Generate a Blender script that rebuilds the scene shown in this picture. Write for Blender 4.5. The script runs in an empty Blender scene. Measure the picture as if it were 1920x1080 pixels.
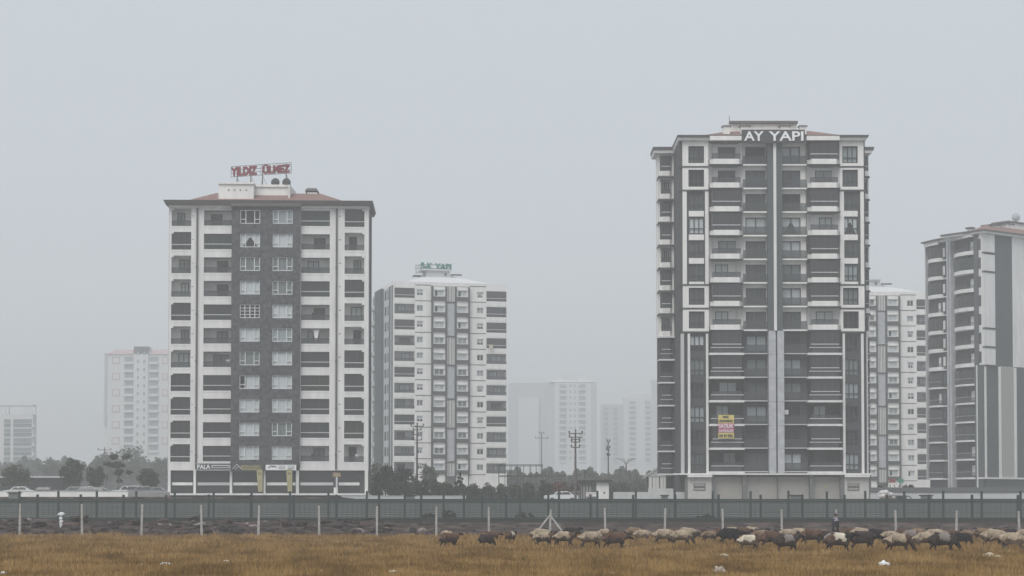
import bpy, bmesh, math, random
import numpy as np
from mathutils import Vector, Matrix, noise as mnoise
random.seed(7); RNG = np.random.default_rng(7)
C = bpy.context.scene.collection
SC = bpy.context.scene

# ------------------------------------------------------------------ camera
F = 3600.0            # focal length in photo pixels (1920 wide)
CX = 960.0
TH = math.radians(2.0)
HZ = 935.0            # photo row of the horizon
CAMZ = 2.7
AXY = HZ - F * math.tan(TH)            # row the camera axis hits
cam_d = bpy.data.cameras.new('camera'); cam = bpy.data.objects.new('camera', cam_d); C.objects.link(cam)
cam_d.sensor_width = 36.0; cam_d.lens = F / 1920 * 36
cam_d.shift_y = (AXY - 540) / 1920
cam_d.clip_start = 0.5; cam_d.clip_end = 6000
cam.location = (0, 0, CAMZ); cam.rotation_euler = (math.radians(90) + TH, 0, 0)
SC.camera = cam

# ------------------------------------------------------------------ world: overcast daylight
SUN_EL, SUN_AZ = math.radians(52), math.radians(205)   # azimuth of the sun, clockwise from +Y
w = bpy.data.worlds.new('World'); SC.world = w; w.use_nodes = True
nt = w.node_tree; nt.nodes.clear()
wo = nt.nodes.new('ShaderNodeOutputWorld'); bg = nt.nodes.new('ShaderNodeBackground')
sky = nt.nodes.new('ShaderNodeTexSky'); sky.sky_type = 'NISHITA'; sky.sun_disc = False
sky.sun_elevation = SUN_EL; sky.sun_rotation = SUN_AZ; sky.dust_density = 5; sky.air_density = 1.0
mx = nt.nodes.new('ShaderNodeMix'); mx.data_type = 'RGBA'; mx.inputs[0].default_value = 0.92
mx.inputs[7].default_value = (5.66, 6.10, 6.50, 1)
nt.links.new(sky.outputs[0], mx.inputs[6]); nt.links.new(mx.outputs[2], bg.inputs[0])
bg.inputs[1].default_value = 0.117
nt.links.new(bg.outputs[0], wo.inputs[0])
sd = bpy.data.lights.new('sun', 'SUN'); sun = bpy.data.objects.new('sun', sd); C.objects.link(sun)
sd.energy = 2.3; sd.angle = math.radians(40); sd.color = (1, .97, .93)
dirv = Vector((math.sin(SUN_AZ) * math.cos(SUN_EL), math.cos(SUN_AZ) * math.cos(SUN_EL), math.sin(SUN_EL)))
sun.rotation_euler = (-dirv).to_track_quat('-Z', 'Y').to_euler()
SC.view_settings.view_transform = 'Standard'; SC.view_settings.look = 'None'
SC.view_settings.exposure = 0; SC.view_settings.gamma = 1; SC.view_settings.use_curve_mapping = False
SC.cycles.max_bounces = 6; SC.cycles.diffuse_bounces = 3; SC.cycles.volume_bounces = 1
SC.cycles.transparent_max_bounces = 12
SC.cycles.use_denoising = True

# ------------------------------------------------------------------ materials
MATS = {}
def mat(name, col, rough=.8, var=.12, scale=1.5, streak=0., metal=0., col2=None, spec=.3, bump=0., bscale=20.):
    if name in MATS: return MATS[name]
    m = bpy.data.materials.new(name); m.use_nodes = True; n = m.node_tree; b = n.nodes['Principled BSDF']
    b.inputs['Roughness'].default_value = rough; b.inputs['Metallic'].default_value = metal
    b.inputs['Specular IOR Level'].default_value = spec
    tc = n.nodes.new('ShaderNodeTexCoord')
    mp = n.nodes.new('ShaderNodeMapping'); n.links.new(tc.outputs['Object'], mp.inputs[0])
    nz = n.nodes.new('ShaderNodeTexNoise'); nz.inputs['Scale'].default_value = scale; nz.inputs['Detail'].default_value = 6
    nz.inputs['Roughness'].default_value = .65
    if streak: mp.inputs['Scale'].default_value = (1, 1, streak)
    n.links.new(mp.outputs[0], nz.inputs['Vector'])
    rp = n.nodes.new('ShaderNodeValToRGB'); rp.color_ramp.elements[0].position = .3; rp.color_ramp.elements[1].position = .7
    c2 = col2 if col2 else tuple(c * (1 - 1.6 * var) for c in col)
    c1 = col if col2 else tuple(min(1, c * (1 + .4 * var)) for c in col)
    rp.color_ramp.elements[0].color = (*c2, 1); rp.color_ramp.elements[1].color = (*c1, 1)
    n.links.new(nz.outputs['Fac'], rp.inputs[0]); n.links.new(rp.outputs[0], b.inputs['Base Color'])
    if bump:
        nb = n.nodes.new('ShaderNodeTexNoise'); nb.inputs['Scale'].default_value = bscale
        n.links.new(tc.outputs['Object'], nb.inputs['Vector'])
        bm_ = n.nodes.new('ShaderNodeBump'); bm_.inputs['Strength'].default_value = bump
        n.links.new(nb.outputs['Fac'], bm_.inputs['Height']); n.links.new(bm_.outputs[0], b.inputs['Normal'])
    MATS[name] = m; return m
def glass(name, tint, gloss=.25, opac=.4):
    m = bpy.data.materials.new(name); m.use_nodes = True; n = m.node_tree; n.nodes.clear()
    o = n.nodes.new('ShaderNodeOutputMaterial'); t = n.nodes.new('ShaderNodeBsdfTransparent'); t.inputs[0].default_value = (.92, .95, .96, 1)
    g = n.nodes.new('ShaderNodeBsdfPrincipled'); g.inputs['Base Color'].default_value = (*tint, 1); g.inputs['Roughness'].default_value = .12
    g.inputs['Specular IOR Level'].default_value = gloss
    x = n.nodes.new('ShaderNodeMixShader'); x.inputs[0].default_value = opac
    n.links.new(t.outputs[0], x.inputs[1]); n.links.new(g.outputs[0], x.inputs[2]); n.links.new(x.outputs[0], o.inputs[0])
    MATS[name] = m; return m
W1 = mat('white_render', (.75, .745, .735), var=.12, scale=.9, streak=.18)
W2 = mat('white_render_warm', (.79, .78, .76), var=.10, scale=.9, streak=.18)
W3 = mat('pale_grey_render', (.50, .51, .52), var=.06, scale=.5, streak=.3)
GREYW = mat('inner_wall_grey', (.80, .80, .79), var=.08, scale=.8)
STONE = mat('dark_stone_cladding', (.098, .104, .112), var=.5, scale=2.2, bump=.3, bscale=6)
CHAR = mat('charcoal_cladding', (.062, .066, .07), var=.15, scale=1.2)
CHAR2 = mat('grey_green_cladding', (.085, .10, .105), var=.1, scale=.7)
MARB = mat('marbled_grey_panel', (.48, .492, .52), var=.16, scale=1.1)
EAVE = mat('brown_grey_eave', (.12, .11, .11), var=.1)
ROOFR = mat('red_brown_roof_tile', (.25, .155, .14), var=.2, scale=3)
ROOFW = mat('white_sheet_roof', (.62, .63, .64), var=.04)
PIPE = mat('brown_grey_pipe', (.12, .115, .115))
DG = [mat('dark_glass_%s' % k, c, rough=.18, var=.1, scale=.35, spec=.45) for k, c in (('neutral', (.035, .036, .038)), ('greenish', (.034, .041, .042)), ('brownish', (.04, .038, .038)))]
RAILG = glass('smoked_railing_glass', (.07, .075, .08), .4, .5)
PANE = glass('window_pane', (.05, .055, .06), .5, .2)
DARK = mat('dark_room_backing', (.05, .054, .056), var=.2)  # colour of a backing sheet that paints the shade of an unlit room
MID = mat('dim_room_backing', (.15, .16, .162), var=.35, scale=1.2)  # same backing, painted lighter for panes that came out too dark
CURT = mat('white_curtain', (.88, .90, .91), var=.02, scale=5, streak=.05)
CURT2 = mat('pale_blue_curtain', (.52, .57, .58), var=.08, scale=5, streak=.05)
CURT3 = mat('net_curtain_grey', (.30, .33, .33), var=.12, scale=5, streak=.05)
PANE_LIFT = mat('pane_lift_sheet', (.16, .175, .18), var=.25, scale=2, streak=.1)  # no real curtain: grey sheet added to lighten panes left black by shade
FRW = mat('white_window_frame', (.72, .73, .73), rough=.4, var=.03)
FRD = mat('dark_window_frame', (.05, .052, .055), rough=.4, var=.03)
RAILW = mat('pale_metal_rail', (.55, .56, .57), rough=.4, var=.04)
SHUT = mat('beige_roller_shutter', (.40, .385, .36), rough=.5, var=.07, scale=.8)
CONC = mat('grey_concrete', (.30, .30, .29), var=.18, scale=1.5, bump=.2)
CONCL = mat('pale_concrete', (.52, .53, .53), var=.12, scale=.8)
CONCD = mat('dark_concrete', (.036, .041, .041), var=.25, scale=1.2)
GREEN = mat('dark_green_fence_paint', (.026, .046, .044), rough=.5, var=.1)
RED = mat('red_sign_paint', (.20, .045, .06), rough=.5, var=.12, scale=3)
GREENS = mat('green_sign_paint', (.04, .20, .15), rough=.5, var=.1)
WHITEP = mat('white_sign_paint', (.82, .83, .84), rough=.4, var=.03)
YEL = mat('yellow_banner', (.64, .53, .18), var=.08)
PINK = mat('magenta_banner', (.50, .12, .22), var=.1)
OLIVE = mat('faded_yellow_flag', (.40, .37, .21), var=.1, scale=3)
INK = mat('dark_ink', (.05, .05, .045))
GOLD = mat('gold_letters', (.46, .40, .20))
POLE = mat('weathered_steel_pole', (.13, .115, .11), var=.2, scale=3)
BARK = mat('bark', (.11, .09, .075), var=.3, scale=6)
LEAF = [mat('dark_green_leaves', (.035, .05, .03), var=.35, scale=.9), mat('mid_green_leaves', (.06, .08, .042), var=.35, scale=.9),
        mat('olive_leaves', (.085, .095, .05), var=.3, scale=.9), mat('rusty_leaves', (.13, .05, .04), var=.3, scale=.9)]
CARW = mat('white_car_paint', (.72, .73, .74), rough=.25, var=.02, spec=.5)
CARG = mat('silver_car_paint', (.24, .255, .27), rough=.25, var=.02, metal=.3)
CARD = mat('dark_car_paint', (.06, .065, .07), rough=.25, var=.02)
CGL = mat('car_glass', (.03, .032, .035), rough=.1, var=.02, spec=.6)
RUB = mat('tyre_rubber', (.03, .03, .03))
LAMP = mat('lamp_lens', (.6, .6, .58), rough=.2)

# ------------------------------------------------------------------ mesh helpers
class MB:
    def __init__(s): s.v = []; s.f = []; s.m = []
    def quad(s, a, b, c, d, mi=0):
        n = len(s.v); s.v += [a, b, c, d]; s.f.append((n, n + 1, n + 2, n + 3)); s.m.append(mi)
    def tri(s, a, b, c, mi=0):
        n = len(s.v); s.v += [a, b, c]; s.f.append((n, n + 1, n + 2)); s.m.append(mi)
    def box(s, x0, x1, y0, y1, z0, z1, mi=0):
        n = len(s.v)
        s.v += [(x0, y0, z0), (x1, y0, z0), (x1, y1, z0), (x0, y1, z0), (x0, y0, z1), (x1, y0, z1), (x1, y1, z1), (x0, y1, z1)]
        for q in ((0, 3, 2, 1), (4, 5, 6, 7), (0, 1, 5, 4), (1, 2, 6, 5), (2, 3, 7, 6), (3, 0, 4, 7)):
            s.f.append(tuple(n + i for i in q)); s.m.append(mi)
    def prism(s, pts, z0, z1, mi=0):           # pts: counter-clockwise outline in x,y
        n = len(s.v); k = len(pts)
        s.v += [(p[0], p[1], z0) for p in pts] + [(p[0], p[1], z1) for p in pts]
        s.f.append(tuple(n + i for i in reversed(range(k)))); s.m.append(mi)
        s.f.append(tuple(n + k + i for i in range(k))); s.m.append(mi)
        for i in range(k):
            j = (i + 1) % k; s.f.append((n + i, n + j, n + k + j, n + k + i)); s.m.append(mi)
    def tube(s, p0, p1, r0, r1=None, k=6, mi=0):
        r1 = r0 if r1 is None else r1
        p0 = Vector(p0); p1 = Vector(p1); d = (p1 - p0).normalized()
        a = d.orthogonal().normalized(); b = d.cross(a); n = len(s.v)
        for p, r in ((p0, r0), (p1, r1)):
            for i in range(k):
                t = 2 * math.pi * i / k; q = p + a * (r * math.cos(t)) + b * (r * math.sin(t)); s.v.append(tuple(q))
        for i in range(k):
            j = (i + 1) % k; s.f.append((n + i, n + j, n + k + j, n + k + i)); s.m.append(mi)
        s.f.append(tuple(n + i for i in reversed(range(k)))); s.m.append(mi)
        s.f.append(tuple(n + k + i for i in range(k))); s.m.append(mi)
    def hip(s, x0, x1, y0, y1, z0, z1, ix, iy, mi=0):   # truncated pyramid
        a = [(x0, y0, z0), (x1, y0, z0), (x1, y1, z0), (x0, y1, z0)]
        b = [(x0 + ix, y0 + iy, z1), (x1 - ix, y0 + iy, z1), (x1 - ix, y1 - iy, z1), (x0 + ix, y1 - iy, z1)]
        for i in range(4):
            j = (i + 1) % 4; s.quad(a[i], a[j], b[j], b[i], mi)
        s.quad(*b, mi); s.quad(a[3], a[2], a[1], a[0], mi)
    def mesh(s, name, mats, smooth=False):
        me = bpy.data.meshes.new(name); me.from_pydata(s.v, [], s.f)
        for m in mats: me.materials.append(m)
        me.polygons.foreach_set('material_index', s.m)
        if smooth: me.polygons.foreach_set('use_smooth', [True] * len(s.f))
        me.update(); return me
    def islands(s):
        # groups of faces whose bounding boxes touch
        fb = []
        for f in s.f:
            p = [s.v[i] for i in f]; fb.append([min(q[k] for q in p) - .015 for k in range(3)] + [max(q[k] for q in p) + .015 for k in range(3)])
        vid = {}; par = list(range(len(s.f)))
        def find(a):
            while par[a] != a: par[a] = par[par[a]]; a = par[a]
            return a
        byv = {}
        for i, f in enumerate(s.f):
            for v in f: byv.setdefault(v, []).append(i)
        for l in byv.values():
            for a in l[1:]: par[find(a)] = find(l[0])
        grp = {}
        for i in range(len(s.f)): grp.setdefault(find(i), []).append(i)
        G = list(grp.values()); bb = [[min(fb[i][k] for i in q) for k in range(3)] + [max(fb[i][k] for i in q) for k in range(3, 6)] for q in G]
        p2 = list(range(len(G)))
        def f2(a):
            while p2[a] != a: p2[a] = p2[p2[a]]; a = p2[a]
            return a
        for i in range(len(G)):
            for j in range(i):
                if all(bb[i][k] <= bb[j][k + 3] and bb[j][k] <= bb[i][k + 3] for k in range(3)): p2[f2(i)] = f2(j)
        out = {}
        for i in range(len(G)): out.setdefault(f2(i), []).extend(G[i])
        res = []
        for fs_ in out.values():
            m = MB(); mp = {}
            for i in sorted(fs_):
                t = []
                for v in s.f[i]:
                    if v not in mp: mp[v] = len(m.v); m.v.append(s.v[v])
                    t.append(mp[v])
                m.f.append(tuple(t)); m.m.append(s.m[i])
            res.append(m)
        return res
    def build(s, name, mats, parent=None, loc=None, rot=0, smooth=False, label=None):
        if not isinstance(mats, (list, tuple)): mats = [mats]
        return link(name, s.mesh(name, mats, smooth), parent, loc, rot, label)
def link(name, data, parent=None, loc=None, rot=0, label=None):
    o = bpy.data.objects.new(name, data); C.objects.link(o)
    if parent: o.parent = parent
    if loc is not None: o.location = loc
    if rot: o.rotation_euler = (0, 0, rot)
    if label: o['label'] = label
    return o
def tag(o, label=None, cat=None, group=None, kind=None):
    if label: o['label'] = label
    if cat: o['category'] = cat
    if group: o['group'] = group
    if kind: o['kind'] = kind
    return o
def empty(name, loc, rz=0, label=None, cat=None, group=None):
    o = bpy.data.objects.new(name, None); C.objects.link(o); o.location = loc; o.rotation_euler = (0, 0, rz)
    o.empty_display_size = .5
    return tag(o, label, cat, group)
def copy_tree(o, parent=None):
    c = o.copy(); C.objects.link(c); c.parent = parent
    for ch in list(o.children): copy_tree(ch, c)
    return c
def TOWNZ(col): return 2.9 if col < 680 else (2.2 if col > 700 else 2.9 - (col - 680) * .035)
def px(x, D): return (x - CX) / F * D
def pz(y, D): return CAMZ + D * math.tan(TH + math.atan((AXY - y) / F))
def PT(x, y, D): return (px(x, D), D, pz(y, D))

def text_mesh(txt, wid, hei, depth, material, name='lettering', bold=.0, parent=None, loc=(0, 0, 0), rot=0, mirror=False):
    cu = bpy.data.curves.new(name, 'FONT'); cu.body = txt; cu.extrude = .05; cu.offset = bold; cu.resolution_u = 3
    to = bpy.data.objects.new(name, cu); C.objects.link(to)
    dg = bpy.context.evaluated_depsgraph_get()
    me = bpy.data.meshes.new_from_object(to.evaluated_get(dg)); bpy.data.objects.remove(to); bpy.data.curves.remove(cu)
    n = len(me.vertices); a = np.empty(n * 3); me.vertices.foreach_get('co', a); a = a.reshape(-1, 3)
    mn = a.min(0); sz = np.maximum(a.max(0) - mn, 1e-6); b = (a - mn) / sz
    if mirror: b[:, 0] = 1 - b[:, 0]
    out = np.stack([b[:, 0] * wid, -b[:, 2] * depth, b[:, 1] * hei], 1)
    me.vertices.foreach_set('co', out.ravel()); me.materials.clear(); me.materials.append(material); me.update()
    return link(name, me, parent, loc, rot)

# ------------------------------------------------------------------ facades
SPLIT = {'ledge', 'soffit_line', 'corbel', 'downpipe', 'pillar', 'storey_line', 'frame_strip', 'pale_pilaster', 'corner_pilaster', 'side_wall', 'cornice', 'white_panel', 'shop_window', 'storey_band', 'recess_wall', 'centre_fin', 'marble_fin', 'shop_panel', 'corner_wall', 'front_wall', 'eaves', 'plinth', 'lower_front_wall', 'ground_floor_wall', 'bay_wall'}
class Face:
    """a facade given by the photo column and the distance of its two ends"""
    def __init__(s, xa, da, xb, db, dref=None, base=3.0, first=None):
        s.A = (px(xa, da), da); s.B = (px(xb, db), db)
        s.dx = s.B[0] - s.A[0]; s.dy = s.B[1] - s.A[1]; s.L = math.hypot(s.dx, s.dy)
        s.ang = math.atan2(s.dy, s.dx); s.dref = dref or (da + db) / 2; s.base = base
        if first is None: s.loc = (0, 0, 0); s.rot = 0
        else:
            R = Matrix.Rotation(-first.ang, 2); q = R @ Vector((s.A[0] - first.A[0], s.A[1] - first.A[1]))
            s.loc = (q[0], q[1], 0); s.rot = s.ang - first.ang; s.root = first.root
    def begin(s, name, label, cat, group=None):
        s.root = empty(name, (s.A[0], s.A[1], s.base), s.ang, label, cat, group); return s.root
    def u(s, x):
        k = (x - CX) / F; return (k * s.A[1] - s.A[0]) / (s.dx - k * s.dy) * s.L
    def z(s, y): return pz(y, s.dref) - s.base
    def part(s, name, mb, mats, label=None):
        if name in SPLIT:
            for m in mb.islands(): m.build(name, mats, s.root, s.loc, s.rot, label=label)
            return None
        return mb.build(name, mats, s.root, s.loc, s.rot, label=label)
    def box(s, mb, x0, x1, w0, w1, y0, y1, mi=0):      # y0 upper row, y1 lower row
        mb.box(s.u(x0), s.u(x1), w0, w1, s.z(y1), s.z(y0), mi)
    def wall(s, mb, x0, x1, y0, y1, holes=(), w=0., rev=.25, mi=0, back=None):
        xs = sorted({s.u(x0), s.u(x1)} | {s.u(h[i]) for h in holes for i in (0, 1)})
        zs = sorted({s.z(y0), s.z(y1)} | {s.z(h[i]) for h in holes for i in (2, 3)})
        H = [(s.u(h[0]), s.u(h[1]), s.z(h[3]), s.z(h[2])) for h in holes]
        for i in range(len(xs) - 1):
            run = None
            for j in range(len(zs)):
                solid = False
                if j < len(zs) - 1:
                    cx = (xs[i] + xs[i + 1]) / 2; cz = (zs[j] + zs[j + 1]) / 2
                    solid = not any(a < cx < b and c < cz < d for a, b, c, d in H)
                if solid and run is None: run = zs[j]
                if not solid and run is not None:
                    mb.quad((xs[i], w, run), (xs[i + 1], w, run), (xs[i + 1], w, zs[j]), (xs[i], w, zs[j]), mi); run = None
        for a, b, c, d in H:
            r = w + rev
            mb.quad((a, w, c), (a, r, c), (a, r, d), (a, w, d), mi); mb.quad((b, w, d), (b, r, d), (b, r, c), (b, w, c), mi)
            mb.quad((a, w, d), (a, r, d), (b, r, d), (b, w, d), mi); mb.quad((b, w, c), (b, r, c), (a, r, c), (a, w, c), mi)

def window(fc, x0, x1, y0, y1, w, style='dark', frame=FRW, layout='three', parent=None, name='window', bar=.09, lowz=.3):
    """frame mesh as part; pane and curtain as sub-parts"""
    a, b, c, d = fc.u(x0), fc.u(x1), fc.z(y1), fc.z(y0); W = b - a; H = d - c
    m = MB(); f0, f1 = w - .02, w + .05
    m.box(a, b, f0, f1, c, c + bar); m.box(a, b, f0, f1, d - bar, d)
    m.box(a, a + bar, f0, f1, c + bar, d - bar); m.box(b - bar, b, f0, f1, c + bar, d - bar)
    if layout == 'three':
        for t in (.28, .72): m.box(a + W * t - bar / 2, a + W * t + bar / 2, f0, f1, c + bar, d - bar)
        zz = c + H * lowz
        m.box(a + bar, a + W * .28 - bar / 2, f0, f1, zz, zz + bar * .9); m.box(a + W * .72 + bar / 2, b - bar, f0, f1, zz, zz + bar * .9)
    elif layout == 'grid':
        for t in (.36, .66): m.box(a + W * t - bar / 2, a + W * t + bar / 2, f0, f1, c + bar, d - bar)
        m.box(a + bar, b - bar, f0 + .004, f1 - .004, c + H * .3, c + H * .3 + bar * .9)
    elif layout == 'two':
        m.box(a + W * .5 - bar / 2, a + W * .5 + bar / 2, f0, f1, c + bar, d - bar)
    elif layout == 'mull':
        for t in (.25, .5, .75): m.box(a + W * t - bar / 2, a + W * t + bar / 2, f0, f1, c + bar, d - bar)
        for t in (.25, .5, .72): m.box(a + bar, b - bar, f0 + .004, f1 - .004, c + H * t, c + H * t + bar * .7)
    p = m.build(name, frame, fc.root, fc.loc, fc.rot)
    g = MB(); g.quad((a + .01, w + .02, c + .01), (b - .01, w + .02, c + .01), (b - .01, w + .02, d - .01), (a + .01, w + .02, d - .01), 0)
    g.quad((a, w + .45, c), (b, w + .45, c), (b, w + .45, d), (a, w + .45, d), 1)  # backing sheet behind the glass, room shade put into its colour
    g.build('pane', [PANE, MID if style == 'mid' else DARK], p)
    if style in ('bright', 'pale', 'net', 'half', 'drape', 'low', 'mid'):
        k = MB(); cm = {'pale': CURT2, 'net': CURT3, 'mid': PANE_LIFT}.get(style, CURT)  # dim panes get the added lightening sheet instead of a curtain
        wv = w + .12; n = max(6, int(W / .16)); xa, xb = a + .03, b - .03
        if style == 'half': xa = a + W * .33
        lo = c + .03
        if style == 'low': lo = c + H * .42
        for i in range(n):
            u0 = xa + (xb - xa) * i / n; u1 = xa + (xb - xa) * (i + 1) / n; off = (.0, .03); z0 = lo; z0b = lo
            if style == 'drape':
                t0 = abs(i / n - .5) * 2; t1 = abs((i + 1) / n - .5) * 2
                z0 = c + .03 + H * .78 * max(0, 1 - t0 * 1.25) ; z0b = c + .03 + H * .78 * max(0, 1 - t1 * 1.25)
            k.quad((u0, wv + off[i % 2], z0), (u1, wv + off[(i + 1) % 2], z0b), (u1, wv + off[(i + 1) % 2], d - .03), (u0, wv + off[i % 2], d - .03))
        k.build('curtain', cm, p)
    return p

def balcony(fc, x0, x1, y0, y1, w, depth, closed, yb=None, proj=0., slab=W1, tint=None, rail=.33, railmat=RAILW, door=True, inner=True, openrail=True, chamf=0., doorcol=None, bandlines=None, g_in=.08):
    """y0..y1 opening rows, y1..yb the parapet/slab band.  part 'balcony', sub-parts glazing / railing / door"""
    a, b, c, d = fc.u(x0), fc.u(x1), fc.z(y1), fc.z(y0); H = d - c
    m = MB(); zb = fc.z(yb) if yb else c - .2; f = w - proj
    if chamf:
        m.prism([(a, w), (a + chamf, f), (b - chamf, f), (b, w), (b, w + depth - .01), (a, w + depth - .01)], zb, c, 0)
    else:
        m.box(a, b, f, w + depth - .01, zb, c, 0)
    if bandlines:
        for (t, hh, pr) in bandlines:
            zc = zb + (c - zb) * t; m.box(a - .02, b + .02, f - pr, f - .003, zc, zc + hh, 1)
    p = fc.part('balcony', m, [slab, railmat])
    gw = f + g_in
    e = chamf * .6 if chamf else 0
    if closed:
        g = MB(); tm = DG[tint if tint is not None else random.randrange(3)]
        n = max(3, int((b - a) / .95))
        for i in range(n):
            u0 = a + e + (b - a - 2 * e) * i / n; u1 = a + e + (b - a - 2 * e) * (i + 1) / n
            g.quad((u0 + .012, gw + .02, c), (u1 - .012, gw + .02, c), (u1 - .012, gw + .02, d), (u0 + .012, gw + .02, d), 0)
            g.box(u1 - .02, u1 + .02, gw - .01, gw + .03, c, d, 2)
        if chamf:
            for (p0, p1) in (((a, w + .02), (a + e, gw + .02)), ((b - e, gw + .02), (b, w + .02))):
                g.quad((p0[0], p0[1], c), (p1[0], p1[1], c), (p1[0], p1[1], d), (p0[0], p0[1], d), 0)
        g.box(a + e, b - e, gw - .04, gw - .012, c + H * rail - .05, c + H * rail + .05, 1)
        g.box(a + e, b - e, gw - .03, gw + .04, d - .07, d, 2)
        g.build('glazing', [tm, railmat, FRD], p)
    else:
        if openrail:
            g = MB(); zt = c + H * rail
            g.box(a + e, b - e, gw, gw + .03, c, zt, 0); g.box(a + e, b - e, gw - .02, gw + .05, zt, zt + .05, 1)
            n = max(2, int((b - a) / 1.3))
            for i in range(n + 1):
                u0 = a + e + (b - a - 2 * e) * i / n; g.box(u0 - .02, u0 + .02, gw - .015, gw - .003, c, zt, 1)
            g.build('railing', [RAILG, FRD], p)
        if door:
            k = MB(); dw = w + depth - .06; t0, t1 = random.choice(((.42, .82), (.2, .6), (.3, .85)))
            u0 = a + (b - a) * t0; u1 = a + (b - a) * t1; zt = c + H * .86
            k.box(u0, u1, dw, dw + .05, c, zt, 0); mid = (u0 + u1) / 2
            cm = doorcol if doorcol is not None else random.choice((1, 2, 3, 3))
            k.box(u0 + .1, mid - .04, dw - .012, dw - .002, c + .1, zt - .1, cm); k.box(mid + .04, u1 - .1, dw - .012, dw - .002, c + .1, zt - .1, cm)
            k.build('balcony_door', [FRD, DG[0], CURT3, CURT2], p)
    return p

def core(fc, depth, x0, x1, y0, base=0., w0=2.0, m=W1, name='wall_core'):
    mb = MB(); mb.box(fc.u(x0), fc.u(x1), w0, depth, base, fc.z(y0)); return fc.part(name, mb, m)

def uw(fc, x, w_):
    k = (x - CX) / F; ca, sa = math.cos(fc.ang), math.sin(fc.ang)
    return (k * (fc.A[1] + w_ * ca) - fc.A[0] + w_ * sa) / (ca - k * sa)
def zw(fc, y, w_): return pz(y, fc.dref + w_) - fc.base
def wbox(fc, mb, x0, x1, w0, w1, y0, y1, mi=0):
    mb.box(uw(fc, x0, w0), uw(fc, x1, w0), w0, w1, zw(fc, y1, w0), zw(fc, y0, w0), mi)
def sign_at(fc, name, x0, x1, y0, y1, w_, label, cat='sign', th=.12, group=None):
    """empty placed on the facade; returns (root, width, height) with local x along the facade, z up"""
    a, b = uw(fc, x0, w_), uw(fc, x1, w_); c, d = zw(fc, y1, w_), zw(fc, y0, w_)
    ca, sa = math.cos(fc.ang), math.sin(fc.ang)
    r = empty(name, (fc.A[0] + a * ca - w_ * sa, fc.A[1] + a * sa + w_ * ca, fc.base + c), fc.ang, label, cat, group)
    return r, b - a, d - c
def at_face(fc, x, y, w_):
    a = uw(fc, x, w_); ca, sa = math.cos(fc.ang), math.sin(fc.ang)
    return (fc.A[0] + a * ca - w_ * sa, fc.A[1] + a * sa + w_ * ca, fc.base + zw(fc, y, w_))

# ================================================================== 1. left tower with the red rooftop lettering
A = Face(315, 239.6, 690, 240.4, 240, base=3.0)
A.begin('apartment_building', 'white apartment block with dark stone centre strip and ground floor shops', 'building')
PIT = 44.15; NR = 11
colA, colB, colC, colD = (319, 356), (380, 433), (563, 617), (645, 682)
holes = []
for k in range(NR):
    o = PIT * k
    holes += [(colA[0], colA[1], 391.5 + o, 424.5 + o), (colB[0], colB[1], 394.5 + o, 423.5 + o),
              (colC[0], colC[1], 394.5 + o, 423.5 + o), (colD[0], colD[1], 391.5 + o, 425 + o)]
mb = MB()
A.wall(mb, 315, 433, 386, 882, [h for h in holes if h[1] < 434], w=0, rev=1.6)
A.wall(mb, 562, 690, 386, 882, [h for h in holes if h[0] > 500], w=0, rev=1.6)
A.part('front_wall', mb, W1)
mb = MB()      # recessed back wall and body
mb.box(0.01, A.L - .01, 1.6, 8.6, 0, A.z(386), 0)
A.part('rear_wall', mb, GREYW)
mb = MB(); s0 = A.L
mb.box(s0 - .01, s0 + .06, .0, 8.7, A.z(882), A.z(386), 0); mb.box(-.06, .01, 0, 8.7, A.z(882), A.z(386), 0)
A.part('side_wall', mb, W3)
mb = MB()
for ww in (.8, 3.4): mb.tube((s0 + .14, ww, 0.2), (s0 + .14, ww, A.z(390)), .09)
for x in (367.5, 630): A.box(mb, x - 1.7, x + 1.7, -.16, -.004, 390, 880)
for x in (367.5, 630):
    for y in (500, 588, 676, 764, 852): A.box(mb, x - 2.4, x + 2.4, -.24, -.165, y, y + 2.6)
A.part('downpipe', mb, PIPE)
states = {'A': 'ocoocoocccc', 'B': 'ocoocoocccc', 'C': 'coocoocccco', 'D': 'coocoocccco'}
for k in range(NR):
    o = PIT * k
    for key, cc in (('A', colA), ('B', colB), ('C', colC), ('D', colD)):
        big = key in 'BC'; y0, y1 = (394.5, 423.5) if big else (391.5, 424.7)
        balcony(A, cc[0] + .1, cc[1] - .1, y0 + o, y1 + o, -.03, 1.62, states[key][k] == 'c', yb=(y1 + o + 3), g_in=.16, rail=.34 if big else .30,
                openrail=True, tint=(k * 7 + ord(key)) % 3)
mb = MB()
for k in range(NR):     # small corbels at the outer top corners of the end balconies
    o = PIT * k; A.box(mb, 319, 323, -.05, 1.4, 390.8 + o, 394.6 + o); A.box(mb, 678, 682.5, -.05, 1.4, 390.8 + o, 394.6 + o)
    A.box(mb, 357.5, 361, -.02, -.005, 405 + o, 406 + o, 1); A.box(mb, 634, 638, -.02, -.005, 404 + o, 405.4 + o, 1)
A.part('corbel', mb, [W1, PIPE])
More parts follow.
